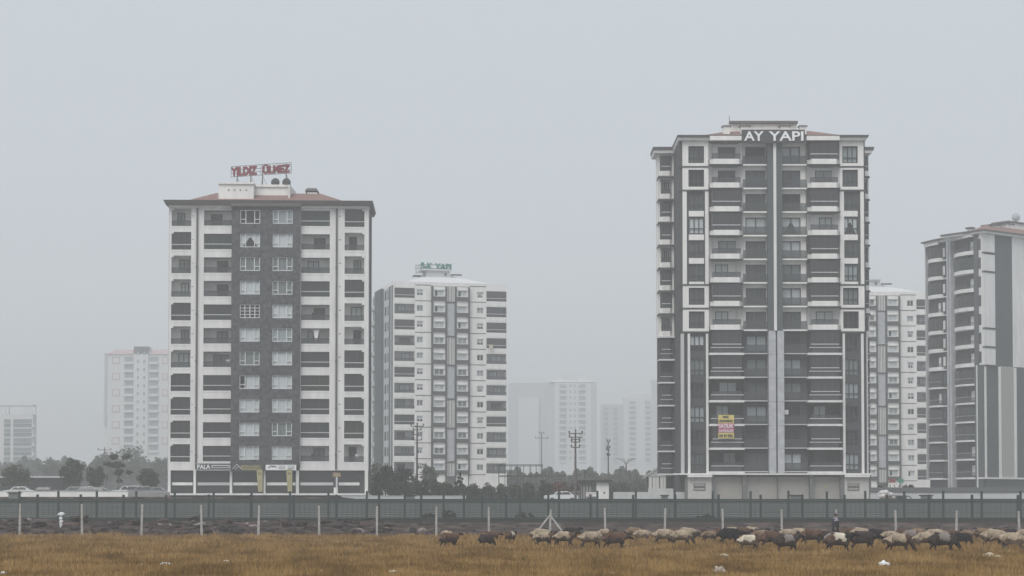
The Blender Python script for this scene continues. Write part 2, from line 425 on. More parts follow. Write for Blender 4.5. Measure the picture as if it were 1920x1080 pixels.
# dark stone strip with the two window columns
wl, wr = (449, 486.5), (510, 547.5)
mb = MB(); hh = []
for k in range(NR):
    o = PIT * k; hh += [(wl[0], wl[1], 395 + o, 420.5 + o), (wr[0], wr[1], 395 + o, 420.5 + o)]
A.wall(mb, 433, 562, 387, 872, hh, w=-.55, rev=.32)
mb.box(A.u(433), A.u(433) + .001, -.55, 0, A.z(872), A.z(387)); mb.box(A.u(562) - .001, A.u(562), -.55, 0, A.z(872), A.z(387))
mb.quad((A.u(433), -.55, A.z(872)), (A.u(433), 0, A.z(872)), (A.u(562), 0, A.z(872)), (A.u(562), -.55, A.z(872)))
A.part('stone_tower', mb, STONE)
sl = ['dark', 'drape', 'net', 'bright', 'mull', 'bright', 'net', 'half', 'bright', 'bright', 'bright']
sr = ['pale', 'bright', 'net', 'net', 'bright', 'pale', 'bright', 'bright', 'bright', 'net', 'bright']
for k in range(NR):
    o = PIT * k
    for (a, b), st in ((wl, sl[k]), (wr, sr[k])):
        window(A, a, b, 395 + o, 420.5 + o, -.42, 'dark' if st == 'mull' else st, FRW, 'mull' if st == 'mull' else 'three')
# eaves and roof
mb = MB(); L = A.L
A.box(mb, 314, 691.5, -.35, 8.8, 386, 390.5, 0)
mb.hip(-.4, L + .3, -.9, 9.4, A.z(386), A.z(378), -.25, -.25, 1)
A.box(mb, 431, 564, -1.0, -.3, 379, 389, 1)
A.part('eaves', mb, [W1, EAVE])
mb = MB(); mb.hip(uw(A, 342, 1), uw(A, 650, 1), .2, 9.0, A.z(378) + .01, zw(A, 362.5, 4), 3.6, 3.9, 0)
rf = A.part('roof', mb, ROOFR)
mb = MB()
wbox(A, mb, 407, 473, 1.5, 7, 345, 376, 0); wbox(A, mb, 406, 474, 1.3, 7.2, 341.5, 345.2, 0)
wbox(A, mb, 473.5, 538, 3.2, 9, 350, 372, 0); wbox(A, mb, 473.5, 539, 3.0, 9.2, 346, 350.2, 0)
mb.prism([(uw(A, 538.5, 2), 2.0), (uw(A, 541, 2), 2.0), (uw(A, 551, 6), 8), (uw(A, 547, 6), 8)], A.z(374), zw(A, 346, 2), 0)
for x in (426, 437, 448, 459): wbox(A, mb, x - 1.5, x + 1.5, 1.42, 1.52, 355.5, 356.8, 1)
mb.build('roof_house', [W2, PIPE], rf)
mb = MB(); wbox(A, mb, 574, 593, 4, 6, 360, 366, 0)
c0 = (uw(A, 583.5, 5), 5.0, zw(A, 360, 5)); mb.hip(c0[0] - .85, c0[0] + .85, 3.8, 6.2, c0[2], c0[2] + .38, .25, .3, 1)
mb.build('chimney', [W2, PIPE], rf)
# shops on the ground floor
mb = MB()
for x0, x1 in ((320, 364), (368, 432), (436, 494), (499, 555), (561, 626), (634, 675)):
    A.box(mb, x0, x1, .32, .36, 882, 924)
A.part('shop_window', mb, DG[0])
mb = MB(); A.box(mb, 315, 690, .4, 1.7, 882, 940); A.part('shop_front_wall', mb, CHAR)
mb = MB()
for x0, x1 in ((315, 320), (363, 367.5), (431, 435.5), (494.5, 498), (555, 560.5), (684, 690)): A.box(mb, x0, x1, -.1, .3, 882, 925)
A.box(mb, 626, 633.5, -.1, .3, 914, 925)
A.part('pillar', mb, W1)
for x0, x1, c in ((322, 361, W1), (370, 430.5, W3), (437, 490, W1), (500, 554, W1), (563, 625, W3), (635, 674, W1)):
    mb = MB(); A.box(mb, x0, x1, .22, .3, 904.5, 910); A.part('sign_band', mb, c)
mb = MB(); A.box(mb, 313, 692, -1.6, 1.2, 925, 928.5); A.part('plinth', mb, W1)
# the signs of the shops
r, W_, H_ = sign_at(A, 'shop_sign', 368, 432, 868, 882, -.75, 'dark shop sign with white letters PALA', 'sign', group='shop signs above the ground floor windows')
mb = MB(); mb.box(0, W_, 0, .12, 0, H_); mb.build('board', CHAR2, r)
mb = MB(); mb.box(-.05, W_, -.03, -.003, H_ - .09, H_); mb.box(-.05, W_, -.03, -.003, 0, .08); mb.build('edge_strip', RAILW, r)
text_mesh('PALA', W_ * .38, H_ * .58, .04, WHITEP, bold=.02, parent=r, loc=(.12, -.004, H_ * .2))
mb = MB(); mb.box(W_ * .45, W_ * .98, -.03, -.004, H_ * .32, H_ * .7, 0); mb.box(W_ * .47, W_ * .96, -.045, -.031, H_ * .4, H_ * .6, 1); mb.build('framed_strip', [W1, CHAR2], r)
r, W_, H_ = sign_at(A, 'shop_sign', 433, 495.5, 868, 884, -.75, 'dark shop sign with gold letters and a house roof emblem', 'sign', group='shop signs above the ground floor windows')
mb = MB(); mb.box(0, W_, 0, .12, 0, H_); mb.build('board', CHAR, r)
text_mesh('MİRANBEY', W_ * .62, H_ * .42, .04, GOLD, bold=.01, parent=r, loc=(W_ * .3, -.004, H_ * .42))
mb = MB()
for t in (.04, .30): mb.box(W_ * (.33 + (t > .1) * 0), W_ * .9, -.03, -.004, H_ * (.16 + t * .4), H_ * (.16 + t * .4) + .07, 0)
e0 = W_ * .05
for (xa, za, xb, zb_) in ((0, .3, .55, .85), (.55, .85, 1.1, .3), (.35, .25, .75, .6), (.75, .6, 1.2, .25)):
    mb.tube((e0 + xa, -.03, za * H_), (e0 + xb, -.03, zb_ * H_), .045, k=4, mi=1)
mb.build('emblem', [GOLD, RAILW], r)
r, W_, H_ = sign_at(A, 'shop_sign', 498, 555.5, 871.5, 881.5, -.75, 'white shop sign with a small dark roof emblem', 'sign', group='shop signs above the ground floor windows')
mb = MB(); mb.box(0, W_, 0, .12, 0, H_); mb.build('board', WHITEP, r)
mb = MB()
for (xa, za, xb, zb_) in ((.35, .45, .75, .85), (.75, .85, 1.0, .55), (.95, .75, 1.15, .8), (1.15, .8, 1.35, .5)):
    mb.tube((xa, -.03, za * H_), (xb, -.03, zb_ * H_), .05, k=4, mi=0)
for xx in (.42, .72):
    for zz in (.75, .5, .25): mb.box(W_ * xx, W_ * (xx + .22), -.02, -.004, H_ * zz, H_ * zz + .05, 1)
mb.build('emblem', [INK, CHAR2], r)
for x, lab in ((486, 'faded yellow tall flag standing left of the narrow pillar between the shops'), (541.5, 'faded yellow tall flag standing before the shop with the white sign')):
    p = at_face(A, x, 924, -1.6); r = empty('feather_flag', p, 0, lab, 'flag', 'feather flags outside the shops')
    mb = MB(); mb.tube((.45, 0, -.1), (.45, 0, 2.75), .03)
    pts = [(.45, 2.75), (.38, 2.9), (.1, 2.95), (-.3, 2.8)]
    for i in range(3): mb.tube((pts[i][0], 0, pts[i][1]), (pts[i + 1][0], 0, pts[i + 1][1]), .025, k=5)
    mb.build('pole', POLE, r)
    mb = MB(); n = 12
    for i in range(n):
        t0, t1 = i / n, (i + 1) / n; z0, z1 = .15 + 2.65 * t0, .15 + 2.65 * t1
        x0, x1 = -.12 - .2 * t0, -.12 - .2 * t1; b0, b1 = .04 * math.sin(t0 * 9), .04 * math.sin(t1 * 9)
        mb.quad((x0, b0, z0), (.43, 0, z0), (.43, 0, z1), (x1, b1, z1), 0); mb.quad((x0, b0 + .01, z0), (x1, b1 + .01, z1), (.43, .01, z1), (.43, .01, z0), 0)
    mb.tri((-.32, 0, 2.8), (.43, 0, 2.8), (.1, 0, 2.94), 0)
    for (xa, za, xb, zb_) in ((-.15, 2.3, .0, 2.5), (.0, 2.5, .15, 2.4), (.15, 2.4, .3, 2.25)): mb.tube((xa, -.03, za), (xb, -.03, zb_), .03, k=4, mi=1)
    mb.build('banner', [OLIVE, INK], r)
r, W_, H_ = sign_at(A, 'pavement_sign', 624, 639, 886, 894, -1.0, 'small brown box sign on a post beside the right hand shop', 'sign')
mb = MB(); mb.box(0, W_, 0, .15, 0, H_); mb.build('board', mat('brown_sign', (.28, .19, .13), var=.1), r)
mb = MB(); mb.box(W_ * .38, W_ * .6, .02, .12, -2.0, -.001); mb.build('post', RAILW, r)
mb = MB()
for zz in (.25, .6): mb.box(.1, W_ - .1, -.02, -.004, H_ * zz, H_ * zz + .08)
mb.build('line_mark', GOLD, r)
# things standing on the balconies
p = at_face(A, 592, 630 + 14, .35); r = empty('hanging_drape', p, 0, 'white tapering drape hanging in an open balcony right of the stone strip', 'drape')
mb = MB(); hgt = 1.75; a0 = .38
for i in range(6):
    t0, t1 = -a0 + 2 * a0 * i / 6, -a0 + 2 * a0 * (i + 1) / 6; o0, o1 = .05 * (i % 2), .05 * ((i + 1) % 2)
    mb.quad((t0 * .12, o0, .1), (t1 * .12, o1, .1), (t1, o1, hgt), (t0, o0, hgt))
mb.build('cloth', WHITEP, r)
def chair_at(fc, x, y, w_, m_, lab):
    r = empty('balcony_chair', at_face(fc, x, y, w_), .3, lab, 'chair', 'chairs standing on open balconies'); mb = MB(); mb.box(-.25, .25, -.25, .25, .42, .48); mb.build('seat', m_, r); mb = MB(); mb.box(-.25, .25, .2, .25, .483, .95); mb.build('backrest', m_, r)
    for a in (-.2, .2):
        for b in (-.2, .2): mb = MB(); mb.box(a - .03, a + .03, b - .03, b + .03, 0, .418); mb.build('leg', m_, r)
chair_at(A, 588, 864.5, .7, CHAR, 'dark chair on the lowest open balcony right of the stone strip')
chair_at(A, 670, 865.5, .7, W1, 'white chair on the lowest open balcony at the right corner of the left block')
chair_at(A, 427, 688, .7, W1, 'white chair on an open balcony left of the stone strip, below mid height')
chair_at(A, 588, 600, .7, CHAR, 'dark chair on an open balcony right of the stone strip, at mid height')
# rooftop lettering
fr = Face(430, 245.4, 543.5, 242.4, 244, base=0)
zb0 = pz(329.5, 244.5); Wt = fr.L; Ht = pz(311, 244.5) - zb0
r = empty('rooftop_sign', (fr.A[0], fr.A[1], zb0), fr.ang, 'red lettering YILDIZ ÜLMEZ on an open steel frame above the left roof', 'sign', 'lettering signs on the rooftops')
yaw = 1
text_mesh('YILDIZ', Wt * .445, Ht * .92, .12, RED, bold=.055, parent=r, loc=(.05, -.06, Ht * .02))
text_mesh('ÜLMEZ', Wt * .455, Ht * 1.02, .12, RED, bold=.055, parent=r, loc=(Wt * .54, -.06, Ht * .03))
mb = MB()
for z in (-.04, Ht * .33, Ht * .66, Ht * 1.02): mb.box(0, Wt, 0, .05, z, z + .06)
for i in range(9): mb.box(Wt * i / 8 - .02, Wt * i / 8 + .02, .052, .09, -.04, Ht * 1.04)
mb.build('frame', POLE, r)
mb = MB()
for t in (.1, .33, .525, .915):
    mb.tube((Wt * t, .1, -1.5), (Wt * t, .1, Ht), .065); 
    for s in (-.45, .5): mb.tube((Wt * t + s, .5, -1.5), (Wt * t, .12, -.1), .025, k=4)
mb.build('support', POLE, r)
for x, lab in ((514, 'dark satellite dish between two sign supports on the left roof'), (535, 'dark satellite dish below the last letter of the red rooftop sign')):
    p = at_face(A, x, 347, 5.5); r = empty('satellite_dish', p, 0, lab, 'satellite dish', 'satellite dishes on the left roof')
    mb = MB(); n = 14
    for j in range(3):
        for i in range(n):
            def q(a_, rr): return (.33 * rr * 1.7 * math.cos(a_), -.25 + .25 * rr * rr, .35 + .33 * rr * 1.7 * math.sin(a_))
            a0, a1 = 2 * math.pi * i / n, 2 * math.pi * (i + 1) / n; r0, r1 = j / 3, (j + 1) / 3
            mb.quad(q(a0, r0), q(a1, r0), q(a1, r1), q(a0, r1))
    mb.build('reflector', CHAR, r)
    mb = MB(); mb.tube((0, 0, -.3), (0, 0, .3), .04); mb.tube((0, -.2, .1), (0, -.7, .35), .02); mb.build('arm', POLE, r)

# ================================================================== 2. right tower, white above and charcoal below
B = Face(1275, 240, 1629, 240, 240, base=2.2)
B.begin('apartment_building', 'tall apartment block with white upper floors over charcoal lower floors', 'building')
P2 = 44.25; N2 = 14
def R(y, k): return y + P2 * k
# charcoal body
mb = MB(); mb.box(B.u(1275), B.u(1622), 1.8, 16, 0, B.z(262), 0)
B.box(mb, 1274.7, 1281, -.05, 1.8, 262, 890, 0); B.box(mb, 1622.5, 1625.5, .1, 1.8, 262, 890, 0)
B.part('rear_wall', mb, CHAR)
# window bays at both ends
bays = ((1281, 1330, 1292.6, 1321.7), (1577, 1622.5, 1582.7, 1611.3))
stA = ['mid', 'dark', 'mid', 'bright', 'mid', 'mid', 'mid', 'mid', 'low', 'net', 'dark', 'pale', 'dark', 'mid']
stF = ['pale', 'mid', 'mid', 'drape', 'mid', 'pale', 'net', 'dark', 'dark', 'net', 'pale', 'dark', 'dark', 'pale']
for bi, (xa, xb, wa, wb) in enumerate(bays):
    mb = MB(); hs = [(wa, wb, R(274.5, k), R(306, k)) for k in range(N2)]
    B.wall(mb, xa, xb, 262, 890, hs, w=.05, rev=.2); 
    B.part('bay_wall', mb, CHAR)
    mb = MB()
    for k in range(N2):
        y0, y1 = R(265.3 if k == 0 else 268.4, k), R(311.6, k)
        if k in (0, 1, 6, 7):
            B.wall(mb, xa, xb, y0, y1, [(wa - .3, wb + .3, R(274.2, k), R(306.3, k))], w=-.18, rev=.22)
            B.box(mb, xa, xb, -.179, .04, y1 - .5, y1, 0); B.box(mb, xa, xb, -.179, .04, y0, y0 + .5, 0)
            mb.quad((B.u(xa), .05, B.z(y1)), (B.u(xa), -.18, B.z(y1)), (B.u(xa), -.18, B.z(y0)), (B.u(xa), .05, B.z(y0)))
            mb.quad((B.u(xb), -.18, B.z(y1)), (B.u(xb), .05, B.z(y1)), (B.u(xb), .05, B.z(y0)), (B.u(xb), -.18, B.z(y0)))
        elif k < 6:
            B.box(mb, wa + .3, wb - .3, -.05, .048, R(307, k), R(317.5, k) if k < 5 else y1, 0)
    ya, yb = R(268.4, 2), R(311.6, 5)
    B.box(mb, xa, xa + 8, -.18, .048, ya, yb); B.box(mb, xb - 6.5, xb, -.18, .048, ya, yb)
    B.part('white_panel', mb, W2)
    mb = MB()
    for x in ((1290.8, 1295.3), (1325.2, 1329.4)) if bi == 0 else ((1580.6, 1585), (1615.5, 1620)):
        B.box(mb, x[0] - (1 if bi == 0 else 0), x[1] - (1 if bi == 0 else 0), -.3, .048, 626, 889)
    B.part('pale_pilaster', mb, W1)
    for k in range(N2):
        window(B, wa, wb, R(274.5, k), R(306, k), .12, (stA, stF)[bi][k], FRD, 'grid', bar=.13)
mb = MB(); B.box(mb, 1276.6, 1283, -.32, -.06, 626, 889); B.box(mb, 1626, 1628.5, 0, .6, 626, 889); B.part('corner_pilaster', mb, W3)
# wall around middle windows and beside balconies
stC = ['dark', 'mid', 'mid', 'bright', 'mid', 'mid', 'mid', 'mid', 'pale', 'net', 'mid', 'pale', 'dark', 'mid']
stD = ['bright', 'mid', 'dark', 'drape', 'bright', 'net', 'bright', 'mid', 'dark', 'pale', 'net', 'dark', 'dark', 'bright']
cols = ((1394, 1440, 1400.5, 1439.2), (1467.5, 1515, 1468.6, 1504.5))
for ci, (xa, xb, wa, wb) in enumerate(cols):
    for nm, k0, k1, mtl, ytop, ybt in (('middle_wall', 0, 8, W2, 262, R(311, 7)), ('lower_middle_wall', 8, 14, CHAR, R(311, 7), 890)):
        mb = MB(); B.wall(mb, xa, xb, ytop, ybt, [(wa, wb, R(274, k), R(305.5, k)) for k in range(k0, k1)], w=.5, rev=.2)
        B.part(nm, mb, mtl)
    for k in range(N2):
        window(B, wa, wb, R(274, k), R(305.5, k), .58, (stC, stD)[ci][k], FRD, 'two', bar=.13)
        # glass fronted ledge below every middle window
        m = MB(); low = k > 7
        B.box(m, xa + .3, xb - .3, -.25, .49, R(308.3, k), R(311, k) if not low else R(310.2, k), 0)
        led = B.part('balcony', m, W2 if not low else W3)
        g = MB(); B.box(g, xa + .6, xb - .6, -.2, -.17, R(292.5, k), R(308.1, k), 0); g.build('railing', RAILG, led)
# balconies either side
sB = 'ooccoococcooco'; sE = 'cococcco' + 'cccoco'
for ci, (xa, xb) in enumerate(((1330.5, 1394), (1515, 1577))):
    mb = MB()
    for k in range(8):     # white recess side and back walls
        y0, y1 = R(267, k), R(300, k); d = 1.35
        a, b, c, e = B.u(xa), B.u(xb), B.z(y1), B.z(y0)
        ins = .75
        mb.quad((a, 0.0, c), (a + ins, d, c), (a + ins, d, e), (a, 0.0, e), 0); mb.quad((b - ins, d, c), (b, 0.0, c), (b, 0.0, e), (b - ins, d, e), 0)
        mb.quad((a + ins, d, c), (b - ins, d, c), (b - ins, d, e), (a + ins, d, e), 1)
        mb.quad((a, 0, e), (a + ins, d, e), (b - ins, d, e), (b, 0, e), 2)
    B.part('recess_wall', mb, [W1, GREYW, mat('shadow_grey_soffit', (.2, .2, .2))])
    mb = MB()
    a, b = B.u(xa), B.u(xb)
    for k in range(8, 14):
        c, e = B.z(R(300, k)), B.z(R(267, k)); d = 1.35
        mb.quad((a, d, c), (b, d, c), (b, d, e), (a, d, e), 0); mb.quad((a, 0, c), (a, d, c), (a, d, e), (a, 0, e), 0); mb.quad((b, d, c), (b, 0, c), (b, 0, e), (b, d, e), 0)
        mb.quad((a, 0, e), (a, d, e), (b, d, e), (b, 0, e), 0)
    B.part('recess_wall', mb, CHAR)
    for k in range(N2):
        closed = (sB, sE)[ci][k] == 'c'
        if k < 8:
            balcony(B, xa + 1.5, xb - .8, R(268, k), R(300, k), .0, 1.36, closed, yb=R(309.7, k), proj=.9, slab=W2, rail=.29, chamf=.45, g_in=.1, tint=0)
            m = MB()
        else:
            balcony(B, xa + 1.5, xb - .8, R(268, k), R(299, k), .0, 1.36, closed, yb=R(308.5, k), proj=.9, slab=CHAR, rail=.22, chamf=.35, g_in=.1, tint=0,
                    bandlines=[(.97, .09, .05)], railmat=RAILW)
    mb = MB()
    for k in range(8, 14):
        B.box(mb, xa - 1.5, xb + .5, -1.15, 1.3, R(308.7, k), R(312.6, k))
    B.part('ledge', mb, W1)
    mb = MB()
    for k in range(8): B.box(mb, xa, xb, -.95, 1.3, R(309.8, k), R(311.2, k))
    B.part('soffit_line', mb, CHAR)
# centre fin
mb = MB(); y8 = R(311, 7)
B.box(mb, 1440, 1451, -.7, 1.8, 262, y8, 0); B.box(mb, 1456.2, 1467.5, -.7, 1.8, 262, y8, 0); B.box(mb, 1451.003, 1456.197, -.95, 1.79, 262, y8, 1)
B.part('centre_fin', mb, [CHAR2, W1])
mb = MB()
for k in range(8, 14):
    ya, yb = R(311.4, k - 1), R(311, k)
    if k == 13: yb = 887
    B.box(mb, 1441, 1454, -.8, 1.8, ya, yb, 0); B.box(mb, 1457, 1469.5, -.8, 1.8, ya, yb, 0)
B.box(mb, 1454.003, 1456.997, -.6, 1.79, y8, 887, 1)
B.part('marble_fin', mb, [MARB, CHAR])
# storey lines across the bays
mb = MB()
for xa, xb in ((1274.7, 1331), (1576, 1626)):
    for k in (0, 1, 5, 6, 7): B.box(mb, xa, xb, -.25, .04, R(311.8, k), R(314.6, k), 0)
B.part('storey_band', mb, CHAR)
# wings set back on either side
def wing(xo0, xo1, xb0, xb1, D, side):
    Wg = Face(xo0, D, xo1, D, D, base=2.2, first=B)
    Q = 42.85
    mb = MB(); mb.box(0, Wg.L, 1.3, 3.6, Wg.z(631), Wg.z(285), 0); mb.box(.1, Wg.L, 1.3, 3.6, Wg.z(890), Wg.z(631) - .003, 1); mb.box(1.2, Wg.L, 1.6, 3.6, 0, Wg.z(890) - .003, 1); Wg.part('wing_rear_wall', mb, [GREYW, CHAR])
    mb = MB()
    hs = [(xb0, xb1, 293 + Q * k, 321 + Q * k) for k in range(8)]
    Wg.wall(mb, xo0 + 1, xo1, 280, 631, hs, w=0, rev=1.2); 
    mb.box(Wg.u(xo0 + 1) , Wg.u(xo0 + 1) + .01, 0, 3.5, Wg.z(631), Wg.z(280)); mb.box(Wg.L - .01, Wg.L, 0, 3.5, Wg.z(631), Wg.z(280)); Wg.part('wing_wall', mb, W2)
    mb = MB()
    Wg.wall(mb, xo0 + 2.5, xo1, 631, 890, [(xb0, xb1, 293 + Q * k, 321 + Q * k) for k in range(8, 14)], w=.0, rev=1.2)
    mb.box(Wg.u(xo0 + 2.5), Wg.u(xo0 + 2.5) + .01, 0, 3.5, Wg.z(890), Wg.z(631)); mb.box(Wg.L - .01, Wg.L, 0, 3.5, Wg.z(890), Wg.z(631)); Wg.part('wing_wall', mb, CHAR)
    for k in range(14):
        balcony(Wg, xb0 - (2 if side < 0 else 0), xb1 + (2 if side > 0 else 0), 293 + Q * k, 321 + Q * k, 0, 1.2, k not in (1, 4, 7, 9, 12), yb=330.5 + Q * k, proj=.35, slab=W2 if k < 8 else CHAR, rail=.3, tint=1 if k < 8 else 0, chamf=.3,
                bandlines=None if k < 8 else [(.95, .08, .03)])
        m = MB(); yy = 331.3 + Q * k
        m.hip(Wg.u(xo0 - 1.2), Wg.u(xo1), -.65, 2, Wg.z(yy + 2.6), Wg.z(yy - .4), .1, .1) if side < 0 else m.hip(Wg.u(xo0), Wg.u(xo1 + 1.2), -.65, 2, Wg.z(yy + 2.6), Wg.z(yy - .4), .1, .1)
        Wg.part('cornice', m, CHAR if k < 7 else W3)
    mb = MB(); mb.hip(-.5, Wg.L + .3, -.8, 4, Wg.z(289), Wg.z(284), -.1, -.1, 0); mb.hip(-.6, Wg.L + .5, -.95, 4, Wg.z(284) + .003, Wg.z(278), -.1, -.1, 1)
    Wg.part('wing_eaves', mb, [W2, EAVE])
    return Wg
WL = wing(1235, 1275.5, 1240.5, 1261, 248, -1)
WR = wing(1616, 1632, 1618, 1630, 248, 1)
# eaves, roof, name board
mb = MB()
mb.hip(B.u(1274), B.u(1626), -.7, 16, B.z(264.8), B.z(260), -.15, -.15, 0)
mb.hip(B.u(1272.5), B.u(1629), -1.0, 16.4, B.z(260) + .003, B.z(256), -.12, -.12, 1)
B.box(mb, 1331.5, 1393.5, -1.35, -.9, 258.5, 266.5, 0); B.box(mb, 1512.8, 1574.5, -1.35, -.9, 258.5, 266.5, 0)
B.part('eaves', mb, [W2, EAVE])
mb = MB()
z0 = B.z(256) + .01; ridge = zw(B, 243.5, 7)
x0, x1 = uw(B, 1298, 2), uw(B, 1606, 2)
mb.hip(x0, x1, .3, 15.5, z0, ridge, 6.5, 6.5)
rf = B.part('roof', mb, ROOFR)
mb = MB(); wbox(B, mb, 1367, 1497, 5, 12, 231, 258); wbox(B, mb, 1361, 1369, 4.6, 6, 238, 250)
wbox(B, mb, 1371, 1499.5, 4.6, 12.4, 226.5, 230.9, 1); mb.build('roof_house', [W2, EAVE], rf)
for x in (1399, 1474, 1364, 1508):
    mb = MB(); c0 = (uw(B, x, 3.5), 3.5, zw(B, 237.5, 3.5)); s = 1.0 if x in (1399, 1474) else .8
    mb.box(c0[0] - .55 * s, c0[0] + .55 * s, 3, 4, c0[2] - 1.2, c0[2]); mb.hip(c0[0] - .75 * s, c0[0] + .75 * s, 2.8, 4.2, c0[2] + .003, c0[2] + (.3 if s == 1 else .1), .3, .2, 1)
    mb.build('chimney', [W2, EAVE], rf)
mb = MB(); q = (uw(B, 1370, 5), 5.0, zw(B, 238, 5)); mb.tube(q, (q[0], q[1], zw(B, 217, 5)), .04); mb.build('aerial', POLE, rf)
r, W_, H_ = sign_at(B, 'rooftop_sign', 1393.5, 1512.5, 243, 267.5, -1.45, 'charcoal name board with large white letters AY YAPI on the right roof', 'sign', group='lettering signs on the rooftops')
mb = MB(); mb.box(0, W_, 0, .35, 0, H_); mb.build('board', CHAR, r)
text_mesh('AY', W_ * .31, H_ * .72, .12, WHITEP, bold=.02, parent=r, loc=(W_ * .035, -.004, H_ * .14))
text_mesh('YAPI', W_ * .55, H_ * .72, .12, WHITEP, bold=.02, parent=r, loc=(W_ * .425, -.004, H_ * .14))
# ground floor
mb = MB()
B.box(mb, 1262, 1634, -1.2, 1.0, 887.6, 890.5); B.box(mb, 1287.5, 1333, -1.45, -.9, 891, 895); B.box(mb, 1580.5, 1627, -1.45, -.9, 891, 895)
B.part('cornice', mb, W1)
mb = MB()
B.box(mb, 1275, 1630, .3, 1.79, 890.6, 940, 0)
for x0, x1 in ((1283.5, 1288), (1333, 1339), (1391, 1398), (1516.5, 1523), (1574, 1581), (1626.5, 1631)): B.box(mb, x0, x1, -.75, .29, 890.6, 938, 1)
B.box(mb, 1456.2, 1458, -.35, .29, 890.6, 938, 1)
B.part('ground_floor_wall', mb, [CHAR, mat('mid_grey_pillar', (.16, .165, .165))])
mb = MB(); B.box(mb, 1288.3, 1332.8, -.9, .2, 895.5, 936); B.box(mb, 1581.2, 1626.3, -.9, .2, 895.5, 936); B.part('shop_panel', mb, mat('off_white_panel', (.50, .49, .47), var=.1))
for x0, x1 in ((1339.3, 1390.7), (1398.3, 1456), (1458.2, 1516), (1523.3, 1573.7)):
    mb = MB(); n = 26; a, b = B.u(x0), B.u(x1); c, d = B.z(936), B.z(894)
    for i in range(n):
        z0_, z1_ = c + (d - c) * i / n, c + (d - c) * (i + 1) / n; zm = (z0_ + z1_) / 2
        mb.quad((a, -.1, z0_), (b, -.1, z0_), (b, -.14, zm), (a, -.14, zm)); mb.quad((a, -.14, zm), (b, -.14, zm), (b, -.1, z1_), (a, -.1, z1_))
    B.part('roller_shutter', mb, SHUT)
for x0, x1, lab in ((1300.5, 1322.5, 'dark wall plate with two lines of pale marks left of the shutters'), (1589, 1611, 'dark wall plate with two lines of pale marks right of the shutters')):
    r, W_, H_ = sign_at(B, 'wall_sign', x0, x1, 906.5, 919.5, -.97, lab, 'sign', group='dark plates either side of the shutters')
    mb = MB(); mb.box(0, W_, 0, .06, 0, H_); mb.build('plate', mat('taupe_plate', (.13, .12, .11)), r)
    mb = MB()
    for zz, n in ((.72, 6), (.15, 7)):
        for i in range(n): mb.box(W_ * (.08 + .86 * i / n), W_ * (.08 + .86 * (i + .72) / n), -.02, -.003, H_ * zz, H_ * zz + .1)
    mb.build('line_mark', W1, r)
mb = MB(); r, W_, H_ = sign_at(B, 'paper_notice', 1545.5, 1549.5, 908, 916, -.2, 'small yellowish notice stuck on the rightmost shutter', 'notice'); mb.box(0, W_, 0, .02, 0, H_); mb.build('sheet', OLIVE, r)
# sale banner
r, W_, H_ = sign_at(B, 'sale_banner', 1347, 1376.5, 778, 822, -1.35, 'yellow and magenta banner reading SATILIK DAİRELER hung from a dark balcony', 'banner')
mb = MB()
def wavy(z0, z1, mi):
    n = 8
    for i in range(n):
        a, b = W_ * i / n, W_ * (i + 1) / n; o0, o1 = .03 * math.sin(i * 1.3), .03 * math.sin((i + 1) * 1.3)
        mb.quad((a, o0, z0), (b, o1, z0), (b, o1, z1), (a, o0, z1), mi); mb.quad((a, o0 + .02, z0), (a, o0 + .02, z1), (b, o1 + .02, z1), (b, o1 + .02, z0), mi)
wavy(0, H_ * .245, 0); wavy(H_ * .25, H_ * .64, 1); wavy(H_ * .645, H_, 0)
mb.build('cloth', [YEL, PINK], r)
text_mesh('SATILIK', W_ * .92, H_ * .17, .02, WHITEP, bold=.02, parent=r, loc=(W_ * .04, -.05, H_ * .45))
text_mesh('DAİRELER', W_ * .92, H_ * .14, .02, WHITEP, bold=.01, parent=r, loc=(W_ * .04, -.05, H_ * .275))
mb = MB()
for x0, x1, z0, z1 in ((.3, .66, .87, .96), (.07, .93, .70, .79), (.07, .3, .06, .17), (.36, .55, .06, .17), (.6, .93, .06, .17)):
    n = max(2, int((x1 - x0) * 14))
    for i in range(n): mb.box(W_ * (x0 + (x1 - x0) * i / n), W_ * (x0 + (x1 - x0) * (i + .75) / n), -.06, -.04, H_ * z0, H_ * z1)
mb.build('line_mark', INK, r)
r, W_, H_ = sign_at(B, 'paper_notice', 1471.5, 1479, 768.5, 777, .3, 'white sheet taped inside the glass right of the marble fin', 'notice'); mb = MB(); mb.box(0, W_, 0, .02, 0, H_); mb.build('sheet', WHITEP, r)

